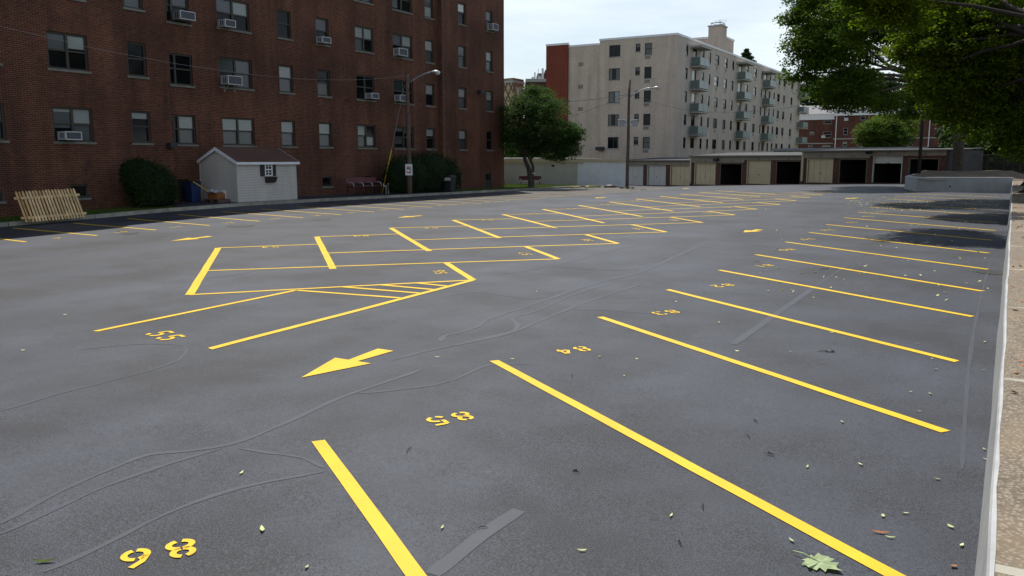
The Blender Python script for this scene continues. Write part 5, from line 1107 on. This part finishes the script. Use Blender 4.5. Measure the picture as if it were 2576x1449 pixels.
# penthouse and chimney
def roofbox(px0, px1, y, zt, zb, Y, dx=None): a, b = PY(px0, y, Y), PY(px1, y, Y); return a.x, b.x
YP = BYc+20; xa = PY(1742.5, 100, YP).x; xc = PY(1821, 100, YP).x; zt_p = PY(1780, 92.5, YP).z
YP2 = PX(1846, 105, xc).y
mb = MB(); mb.box(xa, xc, YP, YP2, zR-.5, zt_p-.25); pw = mb.build('penthouse', M['tan_brick'], TB)
mb = MB(); mb.box(xa-.08, xc+.08, YP-.08, YP2+.08, zt_p-.249, zt_p); mb.build('edge_trim', M['white_trim'], pw)
YC = YP-2.2; xa, xb = PY(1782, 80, YC).x, PY(1816, 80, YC).x; zc = PY(1800, 66, YC).z; yc2 = PX(1823, 80, xb).y
mb = MB(); mb.box(xa, xb, YC, YC+2.1, zR-.5, zc); ch = mb.build('chimney', M['tan_brick'], TB)
mb = MB(); mb.box(xa-.1, xb+.1, YC-.1, YC+2.15, zc+.001, zc+.14); mb.build('chimney_cap', M['slab'], ch)
mb = MB(); zt2 = PY(1800, 56.5, YC).z; x0, x1 = PY(1788, 60, YC).x, PY(1813, 60, YC).x
for x in (x0, x1):
    for y in (YC+.15, YC+1.9): mb.tube([(x, y, zc+.14), (x, y, zt2)], .035, 5)
for y in (YC+.15, YC+1.9): mb.tube([(x0, y, zt2), (x1, y, zt2)], .04, 5)
for x in (x0, x1): mb.tube([(x, YC+.15, zt2), (x, YC+1.9, zt2)], .04, 5)
mb.build('chimney_rail', M['black_metal'], ch)
mb = MB(); xm = PY(1805, 60, YC).x; ztop = PY(1805, 46.5, YC).z; mb.tube([(xm, YC+1, zc+.1), (xm, YC+1, ztop)], .03, 5)
for k in range(3): mb.tube([(xm-.7, YC+1.0, ztop-.1-k*.15), (xm+.9, YC+1.0, ztop-.05-k*.15)], .012, 4)
tag(mb.build('roof_aerial', M['wire']), 'thin aerial on the chimney top of the tan apartment block', 'aerial')

# ================================================================== OTHER BUILDINGS BEHIND
def fbox(px0, px1, ytop, D, dep, name, label, mat, cat='building', ybot=480, trim=None):
    a, b = PF(px0, 300, D), PF(px1, 300, D); z = PF((px0+px1)/2, ytop, D).z; fw = Vector((-math.sin(YAW), math.cos(YAW), 0))*dep
    t = thing(name, ((a.x+b.x)/2, (a.y+b.y)/2, -1), label, cat); mb = MB()
    mb.hexa([(a.x, a.y, -1.5), (b.x, b.y, -1.5), (b.x+fw.x, b.y+fw.y, -1.5), (a.x+fw.x, a.y+fw.y, -1.5), (a.x, a.y, z), (b.x, b.y, z), (b.x+fw.x, b.y+fw.y, z), (a.x+fw.x, a.y+fw.y, z)]); mb.build('wall', mat, t)
    if trim:
        mb = MB(); o = fw.normalized()*-.12
        mb.hexa([(a.x+o.x, a.y+o.y, z+.001), (b.x+o.x, b.y+o.y, z+.001), (b.x+fw.x, b.y+fw.y, z+.001), (a.x+fw.x, a.y+fw.y, z+.001), (a.x+o.x, a.y+o.y, z+trim), (b.x+o.x, b.y+o.y, z+trim), (b.x+fw.x, b.y+fw.y, z+trim), (a.x+fw.x, a.y+fw.y, z+trim)]); mb.build('roof_edge', M['slab'], t)
    return t, a, b, z, fw
DM = 135.0
MBD, a, b, z, fw = fbox(1322, 1390, 207.5, DM, 14, 'maroon_building', 'dark maroon brick building with metal ducts on its roof behind the small tree', M['maroon_brick'], trim=.5)
for x0, x1, yt, o in ((1352, 1371.5, 184.5, 6), (1371.5, 1392, 175.5, 6)):
    mb = MB(); p, q = PF(x0, yt, DM+o), PF(x1, yt, DM+o); f4 = fw.normalized()*7; mb.hexa([(p.x, p.y, z-.5), (q.x, q.y, z-.5), (q.x+f4.x, q.y+f4.y, z-.5), (p.x+f4.x, p.y+f4.y, z-.5), (p.x, p.y, p.z), (q.x, q.y, p.z), (q.x+f4.x, q.y+f4.y, p.z), (p.x+f4.x, p.y+f4.y, p.z)]); mb.build('roof_house', M['maroon_brick'], MBD)
def duct(px, y0, y1, rpx, name='duct', o=2.5):
    p, q = PF(px, y1, DM+o), PF(px, y0, DM+o); r = rpx*DM/F_PX; mb = MB(); mb.tube([(p.x, p.y, z-.2), (p.x, p.y, q.z-r*.6), (p.x, p.y, q.z)], [r, r, r*.92], 10); mb.build(name, M['metal_light'], MBD, smooth=False)
duct(1365, 172.5, 207, 3.0); duct(1363, 197, 207, 2.6, o=1.5); duct(1358, 194.5, 207, 3.6, 'exhaust_fan', 1.2); duct(1358, 189.5, 200, 1.2, 'exhaust_fan', 1.2); duct(1333, 200.5, 207, 4.2, 'exhaust_fan', 1.0); duct(1341, 194, 207, 4.5, 'air_handler', 1.4); duct(1345.5, 182, 200, 1.8); duct(1370, 199, 206, 1.4, 'vent_pipe')
mb = MB(); p = PF(1354, 172.5, DM+3); mb.tube([(p.x, p.y, z), (p.x, p.y, p.z)], .05, 5); mb.build('mast', M['metal_light'], MBD)
def diamond():
    k = NT('diamond_brick'); uv = k.coord('UV'); s = k.n('ShaderNodeSeparateXYZ'); k.l(uv, s.inputs[0])
    def tri(sock, f):
        m = k.n('ShaderNodeMath', operation='MULTIPLY'); k.l(sock, m.inputs[0]); m.inputs[1].default_value = f; fr = k.n('ShaderNodeMath', operation='PINGPONG'); k.l(m.outputs[0], fr.inputs[0]); fr.inputs[1].default_value = 1; return fr.outputs[0]
    A, B_ = tri(s.outputs[0], .95), tri(s.outputs[1], .62)
    d = k.n('ShaderNodeMath', operation='SUBTRACT'); k.l(A, d.inputs[0]); k.l(B_, d.inputs[1]); ab = k.n('ShaderNodeMath', operation='ABSOLUTE'); k.l(d.outputs[0], ab.inputs[0])
    d2 = k.n('ShaderNodeMath', operation='ADD'); k.l(A, d2.inputs[0]); k.l(B_, d2.inputs[1]); d3 = k.n('ShaderNodeMath', operation='SUBTRACT'); k.l(d2.outputs[0], d3.inputs[0]); d3.inputs[1].default_value = 1; a2 = k.n('ShaderNodeMath', operation='ABSOLUTE'); k.l(d3.outputs[0], a2.inputs[0])
    mn = k.n('ShaderNodeMath', operation='MINIMUM'); k.l(ab.outputs[0], mn.inputs[0]); k.l(a2.outputs[0], mn.inputs[1])
    line = k.rng(mn.outputs[0], .07, .15, 1, 0); base = k.mul((.42,.31,.19), k.rng(k.noise(uv, 1.2, 4), .3, .7, .75, 1.2)); return k.col(k.mix(line, base, (.09,.05,.04)), .85, .3)
M['diamond'] = diamond()
def rubble_stone():
    k = NT('rubble_stone'); uv = k.coord('UV', (2.6, 3.2, 1)); v = k.n('ShaderNodeTexVoronoi'); k.l(uv, v.inputs['Vector']); v.inputs['Scale'].default_value = 1
    return k.col(k.mix(k.rng(v.outputs['Distance'], .3, .6, 0, .7), k.mul((.34,.25,.17), k.rng(v.outputs['Color'], 0, 1, .5, 1.3)), (.09,.06,.05)), .9, .3)
M['stone'] = rubble_stone()
DD = 105.0; a, m, b = PF(1262, 300, DD), PF(1291, 300, DD-1.5), PF(1317.5, 300, DD+1.0); f4 = Vector((-math.sin(YAW), math.cos(YAW), 0))*10
t = thing('lattice_brick_building', (m.x, m.y, -1), 'tan building with dark diamond lattice brickwork and a stone parapet behind the tree', 'building')
z1, z2 = PF(1290, 212, DD).z, PF(1290, 200, DD).z; mb = MB()
for p, q in ((a, m), (m, b), (b, b+f4)): vwall(mb, p, q, -1.5, z1)
mb.build('wall', M['diamond'], t); mb = MB()
for p, q in ((a, m), (m, b), (b, b+f4)): vwall(mb, p, q, z1+.3, z2)
mb.face([(a.x, a.y, z2), (m.x, m.y, z2), (b.x, b.y, z2), (b.x+f4.x, b.y+f4.y, z2), (a.x+f4.x, a.y+f4.y, z2)]); mb.build('parapet', M['stone'], t)
mb = MB()
for p, q in ((a, m), (m, b)): d = (q-p).normalized(); n5 = Vector((d.y, -d.x, 0)); band(mb, p, q, z1, z1+.3, z1, z1+.3, n5, -.02, .12)
mb.build('string_course', M['slab'], t)
w0 = PF(1302, 222, DD-.7); d = (b-m).normalized(); n5 = Vector((d.y, -d.x, 0)); O5 = m+d*((w0-m).dot(d)); zz = w0.z
fm = MB()
for s in (-.75, .15): fm.hexa([(O5.x+d.x*(s+e)+n5.x*o, O5.y+d.y*(s+e)+n5.y*o, zz+k) for k in (-1.2, .1) for e, o in ((0, .002), (.62, .002), (.62, .06), (0, .06))])
fm.build('window', M['blind_white'], t)
# red brick terrace to the right, slate roof, white gutter board
YF = PF(2100, 350, 158).y
FB = thing('far_brick_terrace', (-22, YF, 0), 'far red brick apartment row with slate roof and white eaves behind the garages', 'apartment building')
x0, xs_, x1 = PY(1940, 350, YF+.8).x, PY(2096.5, 350, YF).x, PY(2420, 350, YF).x
ze0, ze1 = PY(2060, 293, YF).z, PY(2150, 282, YF).z
def fp(x, y): return PY(1932+x*.25, y*.25, YF)
hf = []
for xx0, xx1, yy0, yy1 in ((553,635,1188,1245),(543,630,1323,1383),(410,455,1325,1355),(767,808,1150,1213),(758,803,1288,1355),(930,982,1145,1207),(1432,1470,1150,1210),(1435,1468,1290,1350),(750,795,1426,1470),(910,960,1426,1475),(1405,1455,1425,1475),(1733,1783,1435,1485),(395,440,1460,1490),(535,620,1462,1492),(1700,1750,1290,1350)):
    p, q = fp(xx0, yy1), fp(xx1, yy0); hf.append((p.x, q.x, p.z, q.z))
mb = MB(); hs1 = [h for h in hf if h[1] < xs_]; hs2 = [h for h in hf if h[0] > xs_]
facade(mb, (0, YF+.8), (1, 0), (0, -1), x0, xs_, -1.5, ze0, hs1, .12); facade(mb, (0, YF), (1, 0), (0, -1), xs_, x1+14, -1.5, ze1, hs2, .12)
mb.face([(xs_, YF+.8, -1.5), (xs_, YF, -1.5), (xs_, YF, ze1), (xs_, YF+.8, ze1)]); mb.build('wall', M['far_brick'], FB)
for i, h in enumerate(hf): window(FB, (0, YF+.8) if h[1] < xs_ else (0, YF), (1, 0), (0, -1), h, rec=.1, mull=1 if h[1]-h[0] > 4 else 0, fw=.06, frame='ac_grey', blinds=[(0,1,.5,1,'blind')] if i % 3 else [(0,1,.5,1,'blind_grey')])
mb = MB(); mb.box(x0, xs_, YF+.45, YF+.79, ze0-.6, ze0+.5); mb.box(xs_, x1+14, YF-.35, YF-.01, ze1-.6, ze1+.5); mb.build('eaves_board', M['white_trim'], FB)
mb = MB(); rz0, rz1 = PY(2040, 266, YF+6).z, PY(2150, 254, YF+6).z
mb.face([(x0-.3, YF+.3, ze0+.501), (xs_, YF+.3, ze0+.501), (xs_, YF+6, rz0), (x0-.3, YF+6, rz0)]); mb.face([(xs_-.2, YF-.5, ze1+.501), (x1+14, YF-.5, ze1+.501), (x1+14, YF+6, rz1), (xs_-.2, YF+6, rz1)]); mb.face([(xs_-.2, YF-.5, ze1+.5), (xs_-.2, YF+6, rz1), (xs_-.2, YF+12, ze1+.5)][::-1]); mb.build('roof', M['roof_slate'], FB)
mb = MB(); p = PY(2102, 350, YF); mb.tube([(p.x, YF-.12, 0), (p.x, YF-.12, ze1)], .09, 6); mb.build('downpipe', M['white_trim'], FB)
mb = MB(); p = PY(2334, 380, YF); mb.tube([(p.x, YF-.12, 0), (p.x, YF-.12, PY(2334, 296, YF).z)], .09, 6); mb.build('downpipe', M['white_trim'], FB)
mb = MB(); zz = PY(2100, 349.5, YF).z; mb.box(xs_-.1, x1+14, YF-.06, YF-.005, zz-.1, zz+.1); mb.box(x0, xs_-.11, YF+.74, YF+.795, zz-.9, zz-.7); mb.build('string_course', M['slab'], FB)
for px, y in ((2021, 343), (2003, 0), (2106, 300)):
    if y:
        p = PY(2129-0 if px == 2106 else px+1, y, YF-.3); mb = MB(); p = PY(1932+(560 if px == 2021 else 790)*.25, (1376 if px == 2021 else 1203)*.25, YF+(.8 if px == 2021 else 0)); mb.box(p.x-.35, p.x+.35, p.y-.5, p.y-.02, p.z-.25, p.z+.25)
        tag(mb.build('air_conditioner', M['ac_white'], bevel=.03), 'white air conditioner in the '+('lower left' if px == 2021 else 'upper')+' window of the far brick row', 'air conditioner', 'air conditioners on the far brick row')
# street lamp tops beyond the tree
p = PF(1371, 241, 100); mb = MB(); mb.tube([(p.x, p.y, -.3), (p.x, p.y, p.z)], .07, 7); t = thing('street_lamp', (p.x, p.y, -.3), 'street lamp with white disc shade showing over the small tree', 'street lamp'); mb.build('post', M['black_metal'], t)
mb = MB(); mb.tube([(p.x, p.y, p.z-.1), (p.x, p.y, p.z+.1), (p.x, p.y, p.z+.3)], [.28, .18, .03], 12); mb.build('lamp_shade', M['white_trim'], t)
mb = MB(); mb.tube([(p.x, p.y, p.z-.18), (p.x, p.y, p.z-.09)], [.34, .30], 12); mb.build('lens', M['white_trim'], t)

# ================================================================== TREES ON THE RIGHT AND BEHIND
def EP(x, y, rx, ry, fw, dep=1.0, w=None): p = PF(x, y, fw); k = fw/F_PX; return (p.x, p.y, p.z, rx*k, rx*k*dep, ry*k, w or rx*ry)
FA = 59.0
FD = 55.0
ellA = [EP(2120,140,85,60,FA), EP(2130,215,75,45,FA-2), EP(2290,60,105,80,FA+3), EP(2330,215,75,55,FA+2), EP(2140,258,62,22,FA-3), EP(2190,245,60,30,FA-1), EP(2400,150,110,90,FA+3), EP(2420,250,90,50,FA+3),
        EP(2150,-60,110,90,FA,1.2), EP(2320,-110,150,110,FA+2), EP(2230,262,40,26,FA,1,1200), EP(2290,270,50,30,FA+1), EP(2085,80,75,60,FA+4,1.3),
        EP(2090,50,105,60,FD), EP(2035,105,58,40,FD-1), EP(2050,160,62,30,FD-.5), EP(2110,110,70,50,FD), EP(2010,190,34,11,FD), EP(2005,35,28,28,FD,1,1500), EP(2065,-20,75,45,FD), EP(2080,225,60,18,FD,1,1200), EP(2150,195,60,32,FD)]
tA = PF(2411, 436, 62.5)
tree('maple_tree', 'huge spreading maple with grey trunk on the bank behind the end wall', [Vector((tA.x, tA.y, 1.35)), PF(2411, 380, 62.5), PF(2413, 320, 62.3), PF(2412, 255, 61.5), PF(2405, 200, 61)], (.42, .26), ellA, 1900, 64, .20, M['leaf_maple'], M['bark'], (.55, 1.15), 'maples along the sidewalk', limbs=18, seed=31, shell=.2, twigs=200, flat=.38)
FBm = 31.0
ellB = [EP(2330,40,85,70,FBm+2), EP(2310,130,62,55,FBm+1), EP(2390,90,100,90,FBm), EP(2345,205,60,42,FBm), EP(2430,180,95,70,FBm), EP(2500,90,110,100,FBm-1), EP(2520,230,90,70,FBm), EP(2400,265,70,40,FBm+1), EP(2480,300,85,50,FBm+1), EP(2570,330,70,60,FBm+1), EP(2600,150,130,130,FBm), EP(2350,-60,110,80,FBm+1), EP(2500,-90,160,110,FBm), EP(2640,350,60,60,FBm), EP(2700,160,110,140,FBm),
        EP(2210,0,80,55,27.5,1.3), EP(2270,40,60,40,26.5,1.3), EP(2170,-70,110,60,26,1.4), EP(2300,-60,110,60,25,1.2)]
FC = 39.0
ellC = [EP(2190,60,75,60,FC+1), EP(2180,-60,110,70,FC+1), EP(2330,-40,130,90,FC+2), EP(2400,80,110,80,FC+3), EP(2280,40,80,60,FC+1), EP(2350,150,80,60,FC+2)]
z0 = topz(33)
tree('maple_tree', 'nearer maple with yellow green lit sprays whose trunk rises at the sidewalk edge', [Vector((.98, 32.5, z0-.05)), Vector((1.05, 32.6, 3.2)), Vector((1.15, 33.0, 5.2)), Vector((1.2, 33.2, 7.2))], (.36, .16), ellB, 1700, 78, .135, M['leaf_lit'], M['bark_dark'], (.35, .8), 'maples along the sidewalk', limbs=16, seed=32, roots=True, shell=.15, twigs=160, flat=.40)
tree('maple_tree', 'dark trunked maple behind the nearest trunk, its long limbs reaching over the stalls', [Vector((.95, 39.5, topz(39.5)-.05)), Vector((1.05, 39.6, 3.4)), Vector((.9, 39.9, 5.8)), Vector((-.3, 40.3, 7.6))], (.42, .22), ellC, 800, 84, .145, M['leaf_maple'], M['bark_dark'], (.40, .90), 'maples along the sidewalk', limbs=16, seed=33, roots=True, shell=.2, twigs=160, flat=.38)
for (x, y, sd) in ((1.0, 47.0, 34),):
    zz = topz(y); e2 = [(x+1.2, y, 9.5, 4.2, 4.2, 3.2, 3), (x-1.2, y+.5, 9, 2.8, 3.2, 2.2, 2), (x+3, y-1, 7, 3, 3, 2.2, 2)]
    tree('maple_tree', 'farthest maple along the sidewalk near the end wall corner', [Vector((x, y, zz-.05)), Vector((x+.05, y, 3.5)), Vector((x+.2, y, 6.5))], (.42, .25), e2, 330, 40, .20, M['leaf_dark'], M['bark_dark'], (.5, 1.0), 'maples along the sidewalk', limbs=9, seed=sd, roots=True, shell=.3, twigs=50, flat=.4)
# dark growth beyond the bank; the near maple's shade is put into its leaf tone
for i, (px, yb, fw, rx, top, lb) in enumerate(((2490, 425, 78, 95, 160, 'dark spreading tree behind the wire fence beyond the end wall'), (2600, 425, 70, 110, 120, 'dark tree at the right edge beyond the wire fence'), (2450, 420, 92, 70, 210, 'tall dark tree farthest back behind the grey maple trunk'))):
    b = PF(px, yb, fw); e = [EP(px, 330, rx, 75, fw), EP(px-40, 260, rx*.8, 60, fw+2), EP(px+40, 240, rx*.9, 70, fw+1), EP(px, top, rx, 60, fw+2), EP(px-rx*.5, 370, rx*.5, 45, fw-1)]
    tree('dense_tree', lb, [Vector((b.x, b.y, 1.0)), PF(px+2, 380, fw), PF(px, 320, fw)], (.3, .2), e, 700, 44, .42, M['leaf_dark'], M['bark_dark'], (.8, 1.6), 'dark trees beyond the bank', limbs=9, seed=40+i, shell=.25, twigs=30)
rng_u = np.random.default_rng(50); n = 26000; px = rng_u.uniform(2428, 2760, n); fwv = rng_u.uniform(68, 82, n)
P = np.array([PF(a, 0, f)[:] for a, f in zip(px, fwv)]); hgt = 2.2+2.8*np.abs(np.sin(px*.045+1))*rng_u.uniform(.3, 1, n); P[:, 2] = 1.3+hgt*rng_u.uniform(0, 1, n)**.7
Nn = rng_u.normal(size=(n, 3)); Nn[:, 2] += .6
tag(leaf_mesh('undergrowth', P, Nn, rng_u.uniform(.16, .38, n), M['leaf_dark'], rng=rng_u), 'dark tangled undergrowth behind the wire fence beyond the bank', 'undergrowth', None, 'stuff')
# small bright tree before the far brick row, and distant crowns
b = PF(2262, 400, 112); e = [EP(2225,315,42,30,112), EP(2195,335,38,30,111), EP(2245,340,48,34,112), EP(2175,350,22,18,111), EP(2222,362,48,18,112), EP(2292,318,22,20,114,1,400), EP(2262,300,26,18,113)]
tree('bright_tree', 'small bright green round tree standing in front of the far brick row', [Vector((b.x, b.y, 0)), PF(2259, 370, 112), PF(2250, 345, 112)], (.22, .14), e, 420, 60, .26, M['leaf_light'], M['bark'], (.6, 1.2), None, limbs=8, seed=51, shell=.5, twigs=40)
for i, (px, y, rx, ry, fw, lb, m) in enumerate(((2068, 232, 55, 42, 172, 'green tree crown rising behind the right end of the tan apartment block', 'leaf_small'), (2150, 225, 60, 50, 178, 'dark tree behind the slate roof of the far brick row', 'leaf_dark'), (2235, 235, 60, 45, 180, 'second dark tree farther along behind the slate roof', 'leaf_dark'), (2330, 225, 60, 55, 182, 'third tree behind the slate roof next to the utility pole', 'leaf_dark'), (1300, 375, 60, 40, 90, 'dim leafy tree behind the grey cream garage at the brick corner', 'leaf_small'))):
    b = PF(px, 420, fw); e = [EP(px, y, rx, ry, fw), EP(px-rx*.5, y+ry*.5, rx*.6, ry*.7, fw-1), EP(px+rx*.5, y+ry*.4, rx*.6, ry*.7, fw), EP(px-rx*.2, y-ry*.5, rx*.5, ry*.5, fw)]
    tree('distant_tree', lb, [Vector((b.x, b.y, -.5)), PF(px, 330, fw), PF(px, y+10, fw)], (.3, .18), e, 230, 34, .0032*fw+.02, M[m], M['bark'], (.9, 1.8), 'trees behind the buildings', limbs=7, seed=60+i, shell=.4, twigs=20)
for px, yt, hw_, fw, lb in ((1878, 123, 17, 160, 'dark pointed treetop showing above the roof of the tan apartment block'), (1972, 172, 15, 165, 'small treetop farther right above the tan apartment roof')):
    rng_c = np.random.default_rng(int(px)); n = 2600; u = rng_c.uniform(0, 1, n)**.7; a = rng_c.uniform(0, 6.28, n); c = PF(px, yt, fw); k = fw/F_PX; H_ = 60*k
    rr_ = hw_*k*(.15+u*2.2)*np.sqrt(rng_c.uniform(.1, 1, n))*(1+.25*np.sin(u*40)); P = np.stack([c.x+rr_*np.cos(a), c.y+rr_*np.sin(a), c.z-u*H_], 1); Nn = rng_c.normal(size=(n, 3)); Nn[:, 2] += .5
    t = thing('pine_tree', (c.x, c.y, -1), lb, 'tree', 'treetops over the tan roof'); leaf_mesh('crown', P, Nn, rng_c.uniform(.4, .8, n), M['leaf_dark'], t, .35, rng_c); mb = MB(); mb.tube([(c.x, c.y, -1), (c.x, c.y, c.z-.3)], [.3, .04], 7); mb.build('trunk', M['bark_dark'], t)
# wire fence on the bank
a, b = PF(2443, 440, 66), PF(2700, 436, 60); t = thing('wire_fence', (a.x, a.y, 1.4), 'rusty chain link fence with thin posts on the dark bank behind the end wall', 'fence'); mb = MB(); k = 6
for i in range(k+1): p = a.lerp(b, i/k); mbp = MB(); mbp.tube([(p.x, p.y, 1.2), (p.x, p.y, 2.9)], .03, 6); mbp.build('post', M['bark'], t)
mb = MB(); mb.tube([(a.x, a.y, 2.88), (b.x, b.y, 2.88)], .02, 5); mb.build('top_rail', M['bark'], t)
mb = MB(); L = (b-a).length; d = (b-a).normalized(); sp = .16; m = int(L/sp)
for i in range(m):
    for sg in (1, -1):
        s0 = i*sp; s1 = s0+sg*1.5; lo, hi = max(0, min(s0, s1)), min(L, max(s0, s1)); zA, zB = 1.35, 2.85
        if abs(s1) <= L and s1 >= 0: p, q = a+d*s0, a+d*s1; mb.tube([(p.x, p.y, zA), (q.x, q.y, zB)], .006, 3, cap=False)
mb.build('wire_mesh', M['wire'], t)
mb = MB(); rr = random.Random(8)
for i in range(22): p = PF(rr.uniform(2385, 2400), 436, rr.uniform(60.5, 63)); mb.ball((p.x+rr.uniform(-.6, .3), p.y, 1.5+rr.uniform(-.05, .1)), (rr.uniform(.05, .16),)*3, 6, 4)
tag(mb.build('rubble', M['concrete'], smooth=True), 'pale rubble heaped at the foot of the maple trunk beside the garages', 'rubble', None, 'stuff')

# ================================================================== FALLEN LEAVES AND LITTER
def maple_leaf(px, py, size, rot, label):
    x, y = g2(px, py); z = gz(x, y)+.012; mb = MB()
    out = [(0,-.46),(.05,-.30),(.22,-.38),(.20,-.28),(.40,-.26),(.34,-.16),(.50,-.02),(.36,.02),(.40,.14),(.22,.12),(.30,.32),(.18,.30),(.14,.42),(.0,.62),(-.10,.42),(-.18,.34),(-.30,.34),(-.22,.14),(-.42,.16),(-.36,.04),(-.50,-.04),(-.33,-.15),(-.40,-.27),(-.20,-.27),(-.22,-.38),(-.05,-.30)]
    c, s = math.cos(rot), math.sin(rot); n = len(mb.v); V = []
    for (u, v) in out: r = math.hypot(u, v); V.append((x+(u*c-v*s)*size, y+(u*s+v*c)*size, z+.035*size*math.sin(u*14)+.10*size*r*r))
    mb.v = [(x, y, z+.03*size)]+V; k = len(V)
    for i in range(k): mb.f.append((0, 1+i, 1+(i+1) % k)); mb.m.append(0)
    mb.tube([(x, y, z+.03*size), (x-(-.46)*-s*size*-1, y+(-.46)*c*size, z+.02), (x+.75*s*size, y-.75*c*size, z+.01)], .006*size/.3, 4); return tag(mb.build('maple_leaf', M['maple_pale'], uv=False), label, 'leaf')
M['maple_pale'] = leafmat('pale_maple_leaf', (.27,.34,.17), (.34,.40,.24), .15)
maple_leaf(2062, 1421, .245, -1.9, 'large pale green maple leaf lying on the asphalt beside the front stall line')
def litter(px, py, L, Wd, mat, name, label, cat, group, rot=None, curl=.25):
    x, y = g2(px, py); z = gz(x, y)+.008; a = rot if rot is not None else random.uniform(0, 6.28); c, s = math.cos(a), math.sin(a); mb = MB(); n = 6; Lf = []; Rt = []
    for i in range(n+1):
        t = i/n-.5; w = Wd*.5*max(.06, math.cos(t*3.0)); zz = z+curl*L*(t*t)*1.2+.004; bend = .12*L*t*t
        Lf.append((x+t*L*c-(w+bend)*s, y+t*L*s+(w+bend)*c, zz+.15*Wd)); Rt.append((x+t*L*c-(-w+bend)*s, y+t*L*s+(-w+bend)*c, zz))
    for i in range(n): mb.face([Rt[i], Rt[i+1], Lf[i+1], Lf[i]])
    return tag(mb.build(name, mat, uv=False), label, cat, group)
GL = 'small pale fallen leaves on the asphalt'
SM = [(2165,1171),(2031,1177),(2359,1208),(2221,1301),(2278,1294),(2391,1328),(2239,1355),(2419,1375),(2313,1037),(2119,1064),(2340,993),(2290,988),(1991,1363),(2469,1323),(2481,1159),(2476,1133),(1113,1330),(1464,1388),(1688,1300),(608,1192),(772,1430),(2354,931),(2346,905),(2219,814),(1989,887),(1809,813),(1854,885),(2092,838),(2306,867),(2477,862),(2473,933),(2046,750),(2161,720),(1289,905),(1602,905),(164,793),(58,883),(1100,900),(1350,735),(1570,948),(1508,899),(1700,760),(2482,1262)]
for i, (x, y) in enumerate(SM):
    dd = (Vector((*g2(x, y), 0))-CAM).length; litter(x, y, random.uniform(.038, .06)*(1+.015*dd), random.uniform(.014, .026)*(1+.01*dd), M['leaf_fallen'], 'fallen_leaf', 'small pale green fallen leaf lying on the black asphalt', 'leaf', GL)
litter(113, 1416, .13, .03, M['leaf_light'], 'fallen_leaf', 'long narrow bright green leaf on the asphalt left of stall number 86', 'leaf', None, rot=.65)
litter(660, 1335, .09, .03, M['leaf_fallen'], 'fallen_leaf', 'pale grey folded leaf on the asphalt between number 86 and the stall line', 'leaf', None)
litter(2215, 1343, .12, .022, M['cardboard'], 'fallen_leaf', 'curled brown leaf on the asphalt right of the front stall line', 'leaf', None, rot=.2)
litter(2399, 1428, .05, .03, M['cardboard'], 'fallen_leaf', 'small brown crumpled leaf near the foot of the retaining wall', 'leaf', None)
for i, (x, y, L) in enumerate(((1934,1144,.10),(1769,1277,.12),(1900,1061,.08),(2079,887,.22),(1029,1133,.14),(1884,1101,.06),(1710,1368,.07),(1215,1330,.07),(1450,1190,.07),(2072,678,.25),(1905,660,.15),(1440,950,.06))):
    c = g2(x, y); z = gz(*c)+.01; a = random.uniform(0, 3.1); mb = MB(); u = Vector((math.cos(a), math.sin(a), 0)); v = Vector((-u.y, u.x, 0)); p = Vector((c[0], c[1], z))
    mb.tube([p-u*L*.5, p-u*L*.15+v*L*.07+Vector((0, 0, .008)), p+u*L*.15+v*L*.02+Vector((0, 0, .004)), p+u*L*.5-v*L*.08], [.002, .004, .004, .0015], 5)
    if i % 3 != 1:
        q = p+u*L*(.1 if i % 2 else -.25); w_ = L*.22
        for k_ in range(3): c1, c2 = (k_-1)*.5, k_*.5; mb.face([q+u*w_*c1*1.6, q+u*w_*c2*1.6, q+u*w_*c2*1.2+v*w_*(.8-.2*k_)+Vector((0, 0, .01+.008*k_)), q+u*w_*c1*1.2+v*w_*(.5+.2*k_)+Vector((0, 0, .014))])
    tag(mb.build('dead_twig', M['ink'], uv=False), 'dark tar stained twig lying on the asphalt', 'twig', 'dark twigs on the asphalt')
rng_l = np.random.default_rng(77); n = 420; px = np.concatenate([rng_l.uniform(2130, 2525, 330), rng_l.uniform(1900, 2500, 90)]); py = np.concatenate([rng_l.normal(512, 9, 330), rng_l.uniform(500, 760, 90)])
pts = [G(a, max(b, 489)) for a, b in zip(px, py)]; P = np.array([(p.x, p.y, gz(p.x, p.y)+.02) for p in pts if p.x < -.1]); Nn = rng_l.normal(size=P.shape)*.35; Nn[:, 2] += 1
tag(leaf_mesh('fallen_leaves', P, Nn, rng_l.uniform(.04, .095, len(P)), M['leaf_fallen'], rng=rng_l), 'scatter of tiny pale fallen leaves over the far right stalls', 'leaves', None, 'stuff')
P = np.stack([rng_l.uniform(.10, .6, 160), rng_l.uniform(2, 55, 160)], 1); P = np.column_stack([P, [topz(y)+.015 for y in P[:, 1]]]); Nn = rng_l.normal(size=P.shape)*.35; Nn[:, 2] += 1
tag(leaf_mesh('leaf_litter', P, Nn, rng_l.uniform(.04, .10, len(P)), M['cardboard'], rng=rng_l), 'small brown leaf litter on the aggregate sidewalk', 'leaves', None, 'stuff')
